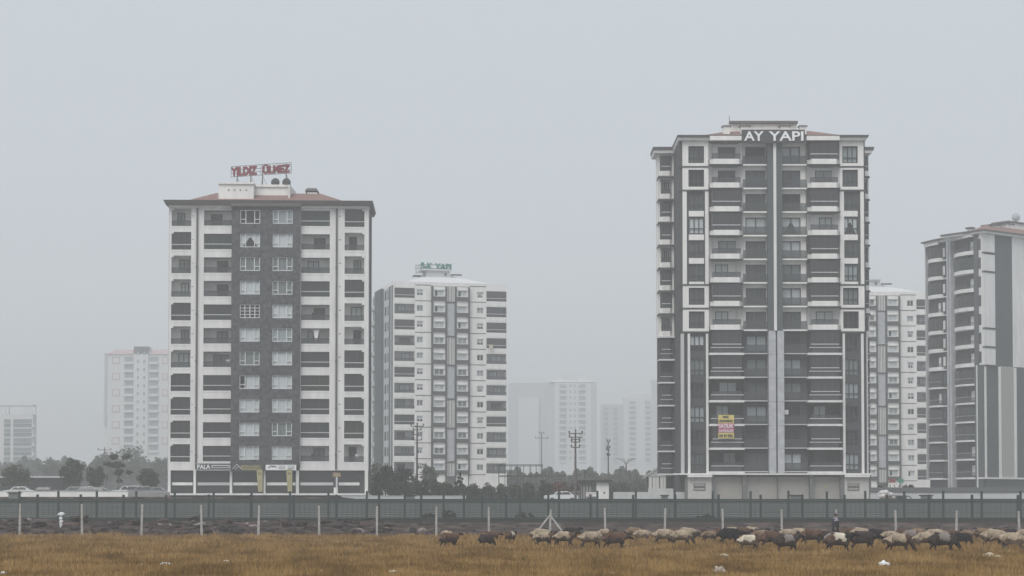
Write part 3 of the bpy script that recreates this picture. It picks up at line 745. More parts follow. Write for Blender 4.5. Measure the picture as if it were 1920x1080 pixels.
# ================================================================== 3. white towers with a striped centre panel (two of them)
def striped_tower(first, x0, x1, DA, DB, label, dy=0, xs=1.0, xo=0.0, ox=0.0, kfirst=0, seed=1):
    """columns are given in rows/columns of the first of the two towers and mapped by x*xs+ox"""
    rnd = random.Random(seed)
    def X(x): return (x - 737) * xs + ox
    Y = lambda y: (y - HZ) * xs + HZ + dy
    K = Face(X(737), DA, X(950), DB, (DA + DB) / 2, base=2.2)
    K.begin('apartment_building', label, 'building', 'white apartment towers with a striped centre panel')
    P = 29.5; N = 12
    holes = []
    cb = (739, 777); ce = (912, 950)
    for k in range(N):
        o = P * k; holes += [(X(cb[0]), X(cb[1]), Y(542 + o), Y(560.5 + o)), (X(781), X(793), Y(544 + o), Y(555.5 + o)), (X(894), X(906.5), Y(546 + o), Y(557.5 + o)), (X(ce[0]), X(ce[1] - .6), Y(544 + o), Y(563 + o))]
    mb = MB()
    K.wall(mb, X(737), X(808), Y(537), Y(925), [h for h in holes if h[0] < X(800)], w=0, rev=1.4); K.wall(mb, X(879.6), X(950), Y(537), Y(925), [h for h in holes if h[0] > X(850)], w=0, rev=1.4)
    mb.box(0.0, K.L, .0, 18, K.z(Y(537)), K.z(Y(530)))
    mb.box(K.L - .003, K.L + .02, 0, 18, 0, K.z(Y(537)))
    K.part('front_wall', mb, W2)
    mb = MB(); mb.box(0.02, K.L - .02, 1.4, 17.9, 0, K.z(Y(537.5)), 0); K.part('rear_wall', mb, W3)
    mb = MB()
    for k in range(N + 1):
        for a, b in ((778, 808), (880, 911)): K.box(mb, X(a), X(b), -.03, -.003, Y(565.2 + P * (k - 1) - .6), Y(565.2 + P * (k - 1) + .7))
    K.part('storey_line', mb, CHAR)
    for k in range(N):
        o = P * k
        for j, (a, b, c, d) in enumerate(((cb[0], cb[1], 542, 560.5), (ce[0], ce[1] - .6, 544, 563))):
            cl = rnd.random() < .5
            balcony(K, X(a) + .05, X(b) - .05, Y(c + o), Y(d + o), -.03, 1.42, cl, yb=Y(d + o + 8.5), slab=W2, rail=.3, tint=rnd.randrange(3))
        for a, b, c, d in ((781, 793, 544, 555.5), (894, 906.5, 546, 557.5)):
            window(K, X(a), X(b), Y(c + o), Y(d + o), .1, rnd.choice(['dark', 'half', 'net', 'low', 'pale', 'drape']), FRW, 'two', bar=.1)
    # bays: dark frame strips, white surround, dark ledge, windows
    mb = MB()
    for a, b in ((808, 811), (834, 837), (851.5, 855), (877, 879.8)): K.box(mb, X(a), X(b), -.55, 1.0, Y(538), Y(893))
    for k in range(-1, N):
        pass
    K.part('frame_strip', mb, CHAR)
    mb = MB()
    for a, b in ((811, 834), (855, 877)):
        hs = [(X(a + 2.5), X(b - 2.5), Y(545 + P * k), Y(556.5 + P * k)) for k in range(N)]
        K.wall(mb, X(a), X(b), Y(538), Y(925), hs, w=-.3, rev=.15, mi=0)
        for k in range(N):
            K.box(mb, X(a), X(b), -.6, -.303, Y(557 + P * k), Y(564 + P * k), 1)
            K.box(mb, X(a + .8), X(b - .8), -.42, -.303, Y(543.2 + P * k), Y(544.6 + P * k), 2)
    K.part('bay_wall', mb, [W2, CHAR, W1])
    for k in range(N):
        for a, b in ((811, 834), (855, 877)):
            window(K, X(a + 2.5), X(b - 2.5), Y(545 + P * k), Y(556.5 + P * k), -.22, rnd.choice(['bright', 'bright', 'pale', 'net', 'half']), FRW, 'two', bar=.1)
    mb = MB()
    y = 538; seq = [(538, 566, 1), (568.5, 630, 0), (632, 684, 1), (686, 747, 0), (749.5, 802, 1), (804, 865, 0), (867.5, 893, 1)]
    for ya, yb, striped in seq:
        K.box(mb, X(837), X(851.5), -.25, 1, Y(ya), Y(yb), 1 if not striped else 0)
        if striped:
            for t in (839.8, 842.8, 845.8, 848.6): K.box(mb, X(t - .55), X(t + .55), -.29, -.252, Y(ya), Y(yb), 2)
        K.box(mb, X(837), X(851.5), -.4, -.253, Y(yb) , Y(yb + 2), 2)
    K.part('centre_panel', mb, [W2, MARB, CHAR])
    # side facade
    LS = 22.; sa = K.ang + math.pi / 2
    S = Face.__new__(Face); S.A = (K.A[0] + LS * math.cos(sa), K.A[1] + LS * math.sin(sa)); S.B = K.A
    S.dx = S.B[0] - S.A[0]; S.dy = S.B[1] - S.A[1]; S.L = LS; S.ang = math.atan2(S.dy, S.dx); S.dref = K.dref; S.base = K.base
    Rm = Matrix.Rotation(-K.ang, 2); q = Rm @ Vector((S.A[0] - K.A[0], S.A[1] - K.A[1])); S.loc = (q[0], q[1], 0); S.rot = S.ang - K.ang; S.root = K.root
    zt = K.z(Y(537)); H3 = (K.z(Y(544)) - K.z(Y(544 + P)))
    def sw(mb, a, b, z0, z1, w0, w1, mi): mb.box(a, b, w0, w1, z0, z1, mi)
    mb = MB(); sw(mb, 0, LS, 0, zt, -.01, .0, 0)
    sw(mb, LS * .25, LS * .55, 0, zt + .3, -.6, -.011, 1); sw(mb, LS * .82, LS * .87, 0, zt, -.12, -.011, 1); sw(mb, LS * .94, LS * .97, 0, zt, -.12, -.011, 1)
    for k in range(N):
        z1 = zt - .5 - H3 * k
        for a, b in ((.02, .16), (.61, .68), (.72, .78)):
            sw(mb, LS * a, LS * b, z1 - 1.7, z1, -.05, -.011, 2); 
        sw(mb, LS * .0, LS * .2, z1 - 2.6, z1 - 1.75, -.5, -.011, 0)
    S.part('side_wall', mb, [W3, CHAR2, DG[0]])
    # roof
    mb = MB(); x_a, x_b = uw(K, X(752), 2), uw(K, X(915), 2)
    mb.hip(uw(K, X(756), 1.5), uw(K, X(924), 1.5), 1.2, 16.5, K.z(Y(530)) + .005, zw(K, Y(517.5), 8), K.L * .3, 7.0)
    rf = K.part('roof', mb, ROOFW)
    mb = MB(); wbox(K, mb, X(799), X(843), 7, 11, Y(508), Y(528), 0); wbox(K, mb, X(790), X(845), 6.6, 11.4, Y(505), Y(508), 0)
    wbox(K, mb, X(833), X(837), 6.9, 6.99, Y(512), Y(517), 1)
    wbox(K, mb, X(776), X(791), 7, 9, Y(517), Y(519), 1); wbox(K, mb, X(846), X(866), 7, 8, Y(513.5), Y(515.5), 1)
    ob = mb.build('roof_house', [W3, PIPE], rf)
    return K, X, Y
K1, X1, Y1 = striped_tower(None, 0, 0, 362, 367.5, 'pale tower with green letters 5-K YAPI on its roof, between the two nearest blocks', xs=1.0, ox=737, seed=3)
K2, X2, Y2 = striped_tower(None, 0, 0, 380, 381, 'pale tower half hidden between the charcoal based tower and the tower at the right edge', xs=.985, ox=1548, dy=11, seed=9)
r = empty('storage_box', at_face(K1, 920, 651.5, -.42), K1.ang, 'pale yellowish box hung outside a right hand balcony of the tower with green letters', 'box'); mb = MB(); mb.box(-.35, .35, -.3, -.003, 0, .62); mb.box(-.38, .38, -.33, 0, .623, .68); mb.build('box', mat('cream_box', (.60, .56, .44)), r)
fr = Face(788, 371, 846.5, 373, 372, base=0); zb0 = pz(506, 372); Ht = pz(493.2, 372) - zb0
r = empty('rooftop_sign', (fr.A[0], fr.A[1], zb0), fr.ang, 'green letters 5-K YAPI standing on the white tower roof', 'sign', 'lettering signs on the rooftops')
text_mesh('5-K', fr.L * .38, Ht, .15, GREENS, bold=.04, parent=r, loc=(0, 0, 0)); text_mesh('YAPI', fr.L * .54, Ht * .95, .15, GREENS, bold=.04, parent=r, loc=(fr.L * .45, 0, 0))
mb = MB()
for t in (.1, .3, .55, .75, .95): mb.tube((fr.L * t, .25, -.7), (fr.L * t, .25, Ht * .9), .05)
mb.box(0, fr.L, .2, .28, Ht * .2, Ht * .28); mb.box(0, fr.L, .2, .28, Ht * .7, Ht * .78); mb.build('frame', POLE, r)
r = empty('rooftop_sign', (px(778, 379), 379, pz(507, 379)), math.radians(12), 'back of a second lettering sign, its reversed letters half hidden behind the green ones', 'sign', 'lettering signs on the rooftops')
text_mesh('5-K YAPI', 6.6, 1.25, .15, mat('faded_green_sign_back', (.42, .47, .47)), bold=.03, parent=r, mirror=True)
mb = MB()
for t in (.2, 2.2, 4.4, 6.3): mb.tube((t, .25, -.7), (t, .25, 1.1), .05)
mb.box(0, 6.6, .2, .28, .3, .4); mb.build('frame', POLE, r)

# ================================================================== 4. tower at the right edge
G1 = Face(1843, 308, 2010, 322, 308, base=2.2)
G1.begin('apartment_building', 'apartment block cut by the right edge of the photo, with curved balconies', 'building')
sa = G1.ang + math.pi / 2; LS = 16.0
G2 = Face.__new__(Face); G2.A = (px(1738, 323), 323.0); G2.B = G1.A; G2.dx = G2.B[0] - G2.A[0]; G2.dy = G2.B[1] - G2.A[1]
G2.L = math.hypot(G2.dx, G2.dy); G2.ang = math.atan2(G2.dy, G2.dx); G2.dref = 308; G2.base = 2.2
Rm = Matrix.Rotation(-G1.ang, 2); q = Rm @ Vector((G2.A[0] - G1.A[0], G2.A[1] - G1.A[1])); G2.loc = (q[0], q[1], 0); G2.rot = G2.ang - G1.ang; G2.root = G1.root
LS = G2.L; PG = 35.3
def yr(y, k): return y + PG * k
mb = MB(); ztop = G1.z(437)
# body as a closed wedge following both facades
pa = (0.02, 0.02); pb = (G1.L, 0.02); pc = (G1.L, 16); qd = (q[0] + .3, q[1])
mb.prism([(1.5, 1.6), (G1.L, 1.6), (G1.L, 16), (qd[0] + 1.2, qd[1])], 0, ztop, 0); G1.part('rear_wall', mb, CHAR)
mb = MB(); wins = []
ys0, ys1 = 684, 897
G1.box(mb, 1844.5, 1868, -.001, 1.7, 437, 684, 2)
G1.box(mb, 1868, 1901, -.003, 1.7, 436, 684, 2)
G1.box(mb, 1901, 2010, -.001, 1.7, 437, 684, 0)
for a, b in ((437.5, 471), (475.5, 506.5), (510, 613), (616.5, 648), (651.5, 683)): G1.box(mb, 1845, 1867.6, -.12, -.004, a, b, 0)
G1.part('front_wall', mb, [W1, CHAR2, CHAR2])
mb = MB()
G1.box(mb, 1844.5, 1875.3, -.001, 1.7, 684.2, 897, 0); G1.box(mb, 1875.3, 1904, -.001, 1.7, 684.2, 897, 1); G1.box(mb, 1904, 2010, -.002, 1.7, 684.2, 897, 0)
G1.box(mb, 1873, 1877, -.16, -.01, 686, 896, 2); G1.box(mb, 1902, 1906, -.16, -.01, 686, 896, 2)
G1.box(mb, 1846.5, 1849.5, -.16, -.01, 686, 896, 2)
G1.box(mb, 1844.5, 2010, .2, 1.7, 897.2, 940, 0); G1.box(mb, 1843, 2010, -.3, 1.0, 895, 898, 2)
G1.part('lower_front_wall', mb, [CHAR2, mat('beige_grey_panel', (.36, .355, .34), var=.06), W1])
# side facade with curved balconies
def tz(px_): 
    k = (px_ - CX) / F; return (k * G2.A[1] - G2.A[0]) / (G2.dx - k * G2.dy) * G2.L
a0, a1, b0, b1 = tz(1741), tz(1766), tz(1792), tz(1832)
mb = MB(); mb.quad((0, .6, 0), (LS, .6, 0), (LS, .6, G2.z(437)), (0, .6, G2.z(437)), 0)
G2.part('side_wall', mb, CHAR)
mb = MB()
mb.box(LS - 1.9, LS, .0, .59, G2.z(684), G2.z(437), 0)
mb.box(-.15, .05, 0, .59, G2.z(897), G2.z(437), 1)
G2.part('corner_wall', mb, [W1, W3])
mb = MB(); c0, c1 = tz(1780), tz(1788)
mb.box(c0, c0 + (c1 - c0) * .4, -.3, .59, 0.5, G2.z(437), 0); mb.box(c0 + (c1 - c0) * .4 + .003, c0 + (c1 - c0) * .62, -.15, .59, .5, G2.z(440), 1); mb.box(c0 + (c1 - c0) * .62 + .003, c1, -.3, .59, .5, G2.z(437), 0)
mb.box(tz(1833) , tz(1833) + .35, -.2, .59, .5, G2.z(684), 2)
G2.part('centre_fin', mb, [MARB, CHAR, W1])
rnd = random.Random(4)
for k in range(13):
    low = k >= 7
    for (s0_, s1_, pr) in ((a0, a1, .5), (b0, b1, .95)):
        yo0, yo1, yb = yr(445, k), yr(467.5, k), yr(474.5, k)
        c, d, zb = G2.z(yo1), G2.z(yo0), G2.z(yb)
        n = 8; ring = []
        for i in range(n + 1):
            t = i / n; ring.append((s0_ + (s1_ - s0_) * t, .55 - (pr + .55) * math.sin(math.pi * min(1, max(0, (t * .92 + .04)))) ** .45))
        m = MB(); pts = [(s0_, .58)] + ring + [(s1_, .58)]
        m.prism(pts, zb, c if not low else zb + .28, 0)
        if low: 
            pin = [(p_[0], p_[1] + .06) for p_ in pts]; m.prism(pin, zb + .283, c, 1)
        p = G2.part('balcony', m, [W1, CHAR])
        g = MB(); cl = rnd.random() < .55; top = d if cl else c + (d - c) * .3
        for i in range(n):
            p0, p1 = ring[i], ring[i + 1]
            g.quad((p0[0], p0[1] + .08, c), (p1[0], p1[1] + .08, c), (p1[0], p1[1] + .08, top), (p0[0], p0[1] + .08, top), 0)
            g.tube((p0[0], p0[1] + .06, c + (d - c) * .3), (p1[0], p1[1] + .06, c + (d - c) * .3), .03, k=4, mi=1)
            if cl: g.box(p1[0] - .03, p1[0] + .03, p1[1] + .04, p1[1] + .1, c, top, 2)
        g.build('glazing' if cl else 'railing', [DG[rnd.randrange(3)] if cl else RAILG, RAILW if low else FRD, FRD], p)
        if not cl:
            kx = MB(); um = s0_ + (s1_ - s0_) * .3; kx.box(um, um + (s1_ - s0_) * .2, .5, .59, c, c + (d - c) * .85, 0); kx.box(um, um + (s1_ - s0_) * .5, .52, .58, c + .003, c + .06, 0); kx.box(um + (s1_ - s0_) * .35, um + (s1_ - s0_) * .5, .5, .59, c, c + (d - c) * .85, 1); kx.build('balcony_door', [FRD, W1], p)
    for (xa, xb) in ((1770, 1777.5), (1836, 1842.3)):
        s0_, s1_ = tz(xa), tz(xb); c, d = G2.z(yr(468, k)), G2.z(yr(447, k)); wf = -.03 if xa > 1800 else .57
        if xa > 1800 and low: continue
        m = MB(); m.box(s0_, s1_, wf, wf + .02, c, d); m.box(s0_ - .02, s0_ + .1, wf - .05, wf - .001, c, d); 
        p = G2.part('window', m, DG[0])
        if xa < 1800:
            m = MB(); m.box(s0_ - .7, s0_ - .05, wf - .08, wf, c + .2, d - .1); m.build('side_panel', W1 if not low else CHAR2, p)
            m = MB(); m.box(s0_ - .9, s1_ + .9, .2, wf, G2.z(yr(474.5, k)), G2.z(yr(472.5, k))); m.build('sill', W1, p)
for k in (0, 1, 4, 5, 6):
    m = MB(); y = (472, 507.5, None, None, 614, 649, 684)[k]; G1.box(m, 1844, 1868, -.2, .0, y, y + 2.5); m.box(0, .001, 0, .001, 0, .001); G1.part('storey_band', m, CHAR)
# eaves following both facades + roof
mb = MB()
def off(fc, L0, L1, w0, w1, z0, z1, mi): mb.box(L0, L1, w0, w1, z0, z1, mi)
mb.box(-.3, G1.L, -.7, 8, G1.z(437), G1.z(433.3), 0); mb.box(-.5, G1.L, -.95, 8, G1.z(433.3) + .003, G1.z(430.8), 1)
G1.part('eaves', mb, [W1, EAVE])
mb = MB(); mb.box(0, LS, -.3, .9, G2.z(438), G2.z(433.5) - .004, 0); mb.box(-.5, LS + .3, -.6, .9, G2.z(433.5), G2.z(431) - .004, 1)
for s0_, s1_, pr in ((a0, a1, .5), (b0, b1, .95)):
    mb.box(s0_, s1_, -pr - .1, -.3, G2.z(442), G2.z(434.5), 0); mb.box(s0_ - .2, s1_ + .2, -pr - .35, -.601, G2.z(434.5) + .003, G2.z(431.3), 1)
G2.part('eaves', mb, [W1, EAVE])
mb = MB(); mb.hip(3.0, G1.L, .4, 7.2, G1.z(430.8) + .01, zw(G1, 417.5, 4), 3.0, 3.2, 0)
rf = G1.part('roof', mb, ROOFR)
mb = MB(); wbox(G1, mb, 1899, 1990, 6, 9, 404, 425, 0); wbox(G1, mb, 1895, 1990, 5.7, 9.3, 401, 403.9, 1)
wbox(G1, mb, 1866, 1880, 3, 5, 416, 424, 0); wbox(G1, mb, 1864.5, 1882, 2.8, 5.2, 414, 416, 1); wbox(G1, mb, 1890, 1906, 3.5, 5.2, 410, 424, 0); wbox(G1, mb, 1888.5, 1907, 3.3, 5.4, 408, 410, 1)
mb.build('roof_house', [W2, EAVE], rf)
mb = MB(); p = (uw(G1, 1823, 10), 10.0, zw(G1, 430, 10)); mb.box(p[0] - .4, p[0] + .4, 9.6, 10.4, p[2] - 1, p[2] + .6); mb.box(p[0] - .6, p[0] + .6, 9.4, 10.6, p[2] + .603, p[2] + .85, 1); mb.build('chimney', [W2, EAVE], rf)
p = at_face(G1, 1909, 400, 7); r = empty('satellite_dish', p, 0, 'pale satellite dish on the roof at the right edge', 'satellite dish')
mb = MB(); n = 14
for j in range(3):
    for i in range(n):
        def q2(a_, rr): return (.75 * rr * math.cos(a_), -.3 + .3 * rr * rr, .75 + .75 * rr * math.sin(a_))
        t0, t1 = 2 * math.pi * i / n, 2 * math.pi * (i + 1) / n; mb.quad(q2(t0, j / 3), q2(t1, j / 3), q2(t1, (j + 1) / 3), q2(t0, (j + 1) / 3))
mb.build('reflector', MARB, r); mb = MB(); mb.tube((0, 0, 0), (0, -.05, .75), .06); mb.build('mast', POLE, r)

# ================================================================== 5. distant buildings, fading in the haze
WD = mat('hazed_white_wall', (.62, .62, .62), var=.04); WDP = mat('hazed_pink_trim', (.45, .33, .34), var=.05); GD = mat('hazed_glass', (.22, .25, .26), var=.1, rough=.4); GD2 = mat('hazed_grey_panel', (.44, .46, .47), var=.05)  # haze put into the colours too: pale tones with little contrast
def far_block(x0, x1, yt, yb, D, cols, rows, ytop, pitch, label, hgt=.55, wall=WD, crown=None, ext=None, depth=16):
    fc = Face(x0, D, x1, D, D, base=2.8); fc.begin('apartment_building', label, 'building', 'apartment blocks fading in the haze')
    mb = MB(); mb.box(0, fc.L, 0, depth, 0, fc.z(yt)); fc.part('wall', mb, wall)
    n = 0
    for k in range(rows):
        y = ytop + pitch * k
        for (a, b, kind) in cols:
            m = MB()
            if kind == 'b':
                fc.box(m, a, b, -.05, -.002, y, y + pitch * .6, 0); fc.box(m, a - .5, b + .5, -.9, -.052, y + pitch * .62, y + pitch * .9, 1); fc.part('balcony', m, [GD, wall])
            elif kind == 'w': fc.box(m, a, b, -.05, -.002, y, y + pitch * .42, 0); fc.part('window', m, [GD])
            elif kind == 'p':
                if k % 2 == 0:
                    fc.box(m, a, b, -.1, -.002, y, y + pitch * .9, 0); fc.box(m, a + 2, b - 2, -.15, -.103, y + 2, y + pitch * .9 - 2, 1); fc.part('trim_frame', m, [WDP, wall])
    return fc
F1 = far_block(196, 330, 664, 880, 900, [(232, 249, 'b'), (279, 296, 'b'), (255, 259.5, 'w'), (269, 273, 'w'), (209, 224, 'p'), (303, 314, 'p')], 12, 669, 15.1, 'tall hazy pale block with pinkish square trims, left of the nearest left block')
mb = MB(); F1.box(mb, 250, 277, -.8, 3, 650, 870, 0); F1.box(mb, 250, 277, -.8, 10, 649.6, 664, 0); mb.hip(F1.u(196), F1.u(330), -.6, 16.4, F1.z(664.2), F1.z(654), 4.5, 5, 1); F1.part('stair_bay', mb, [WD, WDP])
mb = MB(); F1.box(mb, 194.6, 199, -.5, 16, 662, 800, 0); F1.part('corner_strip', mb, GD2)
for k in range(12):
    for a in (256, 268):
        m = MB(); F1.box(m, a, a + 4, -.86, -.81, 660 + 15.1 * k, 666 + 15.1 * k); F1.part('window', m, GD)
F0 = far_block(-40, 61, 777, 905, 650, [], 0, 0, 1, 'low hazy office block with bluish glass floors at the left edge', wall=WD, depth=5)
for k in range(5):
    y = 786 + 17.6 * k
    for a, b in ((7, 19), (24.5, 59)):
        m = MB(); F0.box(m, a, b, -.08, -.002, y, y + 15, 0); F0.box(m, a, b, -.3, -.083, y + 7.6, y + 8.4, 1); F0.part('window', m, [GD, WD])
    m = MB(); F0.box(m, 59, 65, -1, 2, y + 14, y + 15.5, 0); F0.box(m, 62.8, 65, -1, -.8, y + 10, y + 14, 0); F0.part('balcony', m, WD)
mb = MB(); F0.box(mb, -40, 61, -.2, 5, 758.5, 761); 
for x in (1, 9, 46, 51, 56, 60): F0.box(mb, x - .5, x + .6, -.15, .2, 761, 777)
for x in (10, 60): F0.box(mb, x - .5, x + .6, 4.5, 4.9, 761, 777)
F0.part('roof_frame', mb, WD)
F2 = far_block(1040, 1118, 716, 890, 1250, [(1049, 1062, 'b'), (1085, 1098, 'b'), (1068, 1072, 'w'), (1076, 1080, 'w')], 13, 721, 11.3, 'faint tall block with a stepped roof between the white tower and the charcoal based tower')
mb = MB(); F2.box(mb, 1056, 1083, 2, 10, 703, 716.2, 0); mb.hip(F2.u(1030), F2.u(1120), -.5, 16, F2.z(716.2), F2.z(709), 10, 5, 0); F2.box(mb, 1026, 1040, 1, 16, 717, 890, 1); F2.box(mb, 1108, 1119, -.4, 16, 717, 890, 1); F2.part('roof', mb, [WD, GD2])
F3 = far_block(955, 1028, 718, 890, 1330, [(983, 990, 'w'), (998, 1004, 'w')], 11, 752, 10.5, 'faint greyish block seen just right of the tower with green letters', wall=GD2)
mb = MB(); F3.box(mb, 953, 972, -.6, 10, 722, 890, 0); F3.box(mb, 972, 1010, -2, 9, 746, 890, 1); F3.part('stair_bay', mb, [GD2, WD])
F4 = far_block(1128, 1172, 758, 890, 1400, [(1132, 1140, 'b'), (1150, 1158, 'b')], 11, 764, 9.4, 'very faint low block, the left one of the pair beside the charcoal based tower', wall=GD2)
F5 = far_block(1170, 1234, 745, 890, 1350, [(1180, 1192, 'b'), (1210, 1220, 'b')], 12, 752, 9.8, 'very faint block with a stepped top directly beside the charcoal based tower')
mb = MB(); F5.box(mb, 1186, 1234, 2, 9, 738, 745.2, 0); F5.box(mb, 1223, 1240, -2, 9, 712, 890, 1); F5.part('roof', mb, [WD, GD2])

# ================================================================== 6. ground
def vary(name, c1, c2, c3, sx=1., sy=1., rough=.95):
    m = bpy.data.materials.new(name); m.use_nodes = True; n = m.node_tree; b = n.nodes['Principled BSDF']; b.inputs['Roughness'].default_value = rough
    b.inputs['Specular IOR Level'].default_value = .1
    tc = n.nodes.new('ShaderNodeTexCoord'); mp = n.nodes.new('ShaderNodeMapping'); mp.inputs['Scale'].default_value = (sx, sy, 1); n.links.new(tc.outputs['Object'], mp.inputs[0])
    a = n.nodes.new('ShaderNodeTexNoise'); a.inputs['Scale'].default_value = 1; a.inputs['Detail'].default_value = 7; a.inputs['Roughness'].default_value = .6; n.links.new(mp.outputs[0], a.inputs['Vector'])
    r = n.nodes.new('ShaderNodeValToRGB'); e = r.color_ramp.elements; e[0].position = .40; e[0].color = (*c1, 1); e[1].position = .60; e[1].color = (*c3, 1); k = e.new(.5); k.color = (*c2, 1)
    n.links.new(a.outputs['Fac'], r.inputs[0]); n.links.new(r.outputs[0], b.inputs['Base Color']); MATS[name] = m; return m, n, r, b
SOIL = vary('dry_soil', (.10, .06, .028), (.15, .09, .04), (.20, .125, .06), .18, .5)[0]
GRAV = vary('reddish_gravel', (.026, .019, .018), (.05, .037, .034), (.095, .074, .066), .7, .9)[0]
TOWN = vary('town_ground', (.13, .13, .12), (.17, .165, .155), (.2, .2, .19), .1, .1)[0]
def gz(x, y):
    if y < 141: return .05 * mnoise.noise(Vector((x * .12, y * .12, 0)))
    if y < 171:
        t = (y - 141) / 30; left = max(0, min(1, (px(900, 150) - x) / 12 + .5)) if False else max(0., min(1., (900 - (x / y * F + CX)) / 300 + .5))
        return .25 * t + (.14 + .42 * left) * math.sin(math.pi * min(1, t * 1.15)) * (1 + 1.3 * mnoise.noise(Vector((x * .38, y * .3, 3)))) 
    if y < 205.05: return .55
    return TOWNZ(x / y * F + CX)
ys = list(np.arange(-40, 52, 8)) + list(np.arange(52, 141, 1.5)) + list(np.arange(141, 172, 1.0)) + [172.0, 185, 204.9, 205.1, 215, 230, 260, 300, 400, 600, 900, 1300, 1800, 2300]
vs, fs, ms = [], [], []; nx = 121
for j, y in enumerate(ys):
    half = 60 + max(0, y) * .42 if y < 200 else 110 + y * .36
    for i in range(nx):
        x = -half + 2 * half * i / (nx - 1); vs.append((x, float(y), gz(x, float(y))))
for j in range(len(ys) - 1):
    for i in range(nx - 1):
        a = j * nx + i; fs.append((a, a + 1, a + nx + 1, a + nx)); yy = ys[j]; ms.append(0 if yy < 141 else (1 if yy < 205 else 2))
me = bpy.data.meshes.new('ground'); me.from_pydata(vs, [], fs)
for m in (SOIL, GRAV, TOWN): me.materials.append(m)
me.polygons.foreach_set('material_index', ms); me.polygons.foreach_set('use_smooth', [True] * len(fs)); me.update()
tag(link('ground', me), kind='structure')

# dry grass
def blades(name, N, ylo, yhi, hmin, hmax, mats, clump=.35, seed=1):
    g = np.random.default_rng(seed)
    u = g.random(N); Y = 1 / (1 / ylo + u * (1 / yhi - 1 / ylo))        # denser near the viewer
    X = (g.random(N) * 2 - 1) * Y * .30
    edge = 142.5 + 3.2 * np.sin(X * .31) + 2.2 * np.sin(X * .83 + 1.3) + 1.5 * np.sin(X * 2.1)
    bare = np.sin(X * .52 + 1.9 * np.sin(Y * .16)) * np.sin(Y * .33 + X * .21)
    ok = (Y < edge) & ((bare < .62) | (g.random(N) < .35)); X = X[ok]; Y = Y[ok]; N = len(X)
    h = (hmin + (hmax - hmin) * g.random(N) ** 1.6)
    nz = np.sin(X * .33 + 2.1 * np.sin(Y * .21)) * np.sin(Y * .27 + 1.7 * np.sin(X * .17)) + .6 * np.sin(X * 1.3 + Y * .9) * np.sin(Y * .8 - X * .5)
    h *= 1 + .35 * nz; h = np.maximum(h, .05)
    B_ = 4; ang = g.random((N, B_)) * 2 * np.pi; lean = g.random((N, B_)) * .6
    wd = .012 + .016 * g.random((N, B_)); wd *= (Y[:, None] / 70) ** .5
    bx = X[:, None] + (g.random((N, B_)) - .5) * .16; by = Y[:, None] + (g.random((N, B_)) - .5) * .16
    hh = h[:, None] * (.6 + .5 * g.random((N, B_)))
    tx = bx + np.cos(ang) * lean * hh; ty = by + np.sin(ang) * lean * hh
    pa = g.random((N, B_)) * np.pi; dx, dy = np.cos(pa) * wd, np.sin(pa) * wd * .4
    z0 = np.full_like(bx, -.06)
    V = np.stack([np.stack([bx - dx, by - dy, z0], -1), np.stack([bx + dx, by + dy, z0], -1), np.stack([tx, ty, hh], -1)], 2).reshape(-1, 3)
    nt_ = N * B_
    me = bpy.data.meshes.new(name); me.vertices.add(nt_ * 3); me.vertices.foreach_set('co', V.ravel())
    me.loops.add(nt_ * 3); me.loops.foreach_set('vertex_index', np.arange(nt_ * 3)); me.polygons.add(nt_)
    me.polygons.foreach_set('loop_start', np.arange(nt_) * 3); me.polygons.foreach_set('loop_total', np.full(nt_, 3))
    for m in mats: me.materials.append(m)
    me.polygons.foreach_set('material_index', g.integers(0, len(mats), nt_)); me.update(calc_edges=True)
    return link(name, me)
GR = [vary('dry_grass_gold', (.185, .107, .036), (.305, .182, .062), (.39, .245, .095), .42, .2)[0], vary('dry_grass_straw', (.22, .135, .052), (.345, .222, .086), (.44, .295, .135), .42, .2)[0],
      vary('dry_grass_brown', (.12, .07, .028), (.20, .12, .045), (.28, .17, .07), .42, .2)[0]]
GR = GR + GR + [vary('olive_weed', (.11, .085, .032), (.17, .13, .048), (.24, .18, .068), .42, .2)[0]]
tag(blades('dry_grass', 125000, 60, 149, .09, .34, GR), 'golden brown dry stubble grass covering the field in the foreground', 'grass', kind='stuff')

# rubble
def rocks(name, specs, mats, seed=2):
    g = random.Random(seed); mb = MB()
    ico = bmesh.new(); bmesh.ops.create_icosphere(ico, subdivisions=1, radius=1); iv = [v.co.copy() for v in ico.verts]; fi = [tuple(v.index for v in f.verts) for f in ico.faces]; ico.free()
    for (x, y, z, s, fl, mi) in specs:
        n = len(mb.v); R_ = Matrix.Rotation(g.random() * 6.3, 3, 'Z') @ Matrix.Rotation((g.random() - .5) * .8, 3, 'X'); sx, sy = s * (.8 + .9 * g.random()), s * (.6 + .5 * g.random())
        for v in iv:
            q = Vector((v.x * sx, v.y * sy, v.z * s * fl)) * (.75 + .45 * g.random()); q = R_ @ q; mb.v.append((x + q.x, y + q.y, z + q.z))
        for f in fi: mb.f.append(tuple(n + i for i in f)); mb.m.append(mi)
    return mb.mesh(name, mats)
RK = [mat('dark_red_rock', (.042, .023, .022), var=.4, scale=1.5), mat('brown_rock', (.066, .046, .039), var=.3, scale=1.5), mat('pale_slab', (.22, .19, .175), var=.2, scale=2), mat('dark_rock', (.02, .017, .018), var=.3, scale=1.5)]
g = random.Random(5); sp = []
for _ in range(2100):
    y = 142.5 + 27 * g.random() ** 1.2; xp = -60 + 2040 * g.random(); left = max(0., min(1., (930 - xp) / 260))
    if g.random() > .3 + .7 * left: continue
    x = px(xp, y); s = (.08 + .5 * g.random() ** 2.8) * (.5 + .6 * left)
    sp.append((x, y, gz(x, y) + s * .12, s, .25 + .4 * g.random(), g.choices((0, 1, 2, 3), (5, 3, .8, 4))[0]))
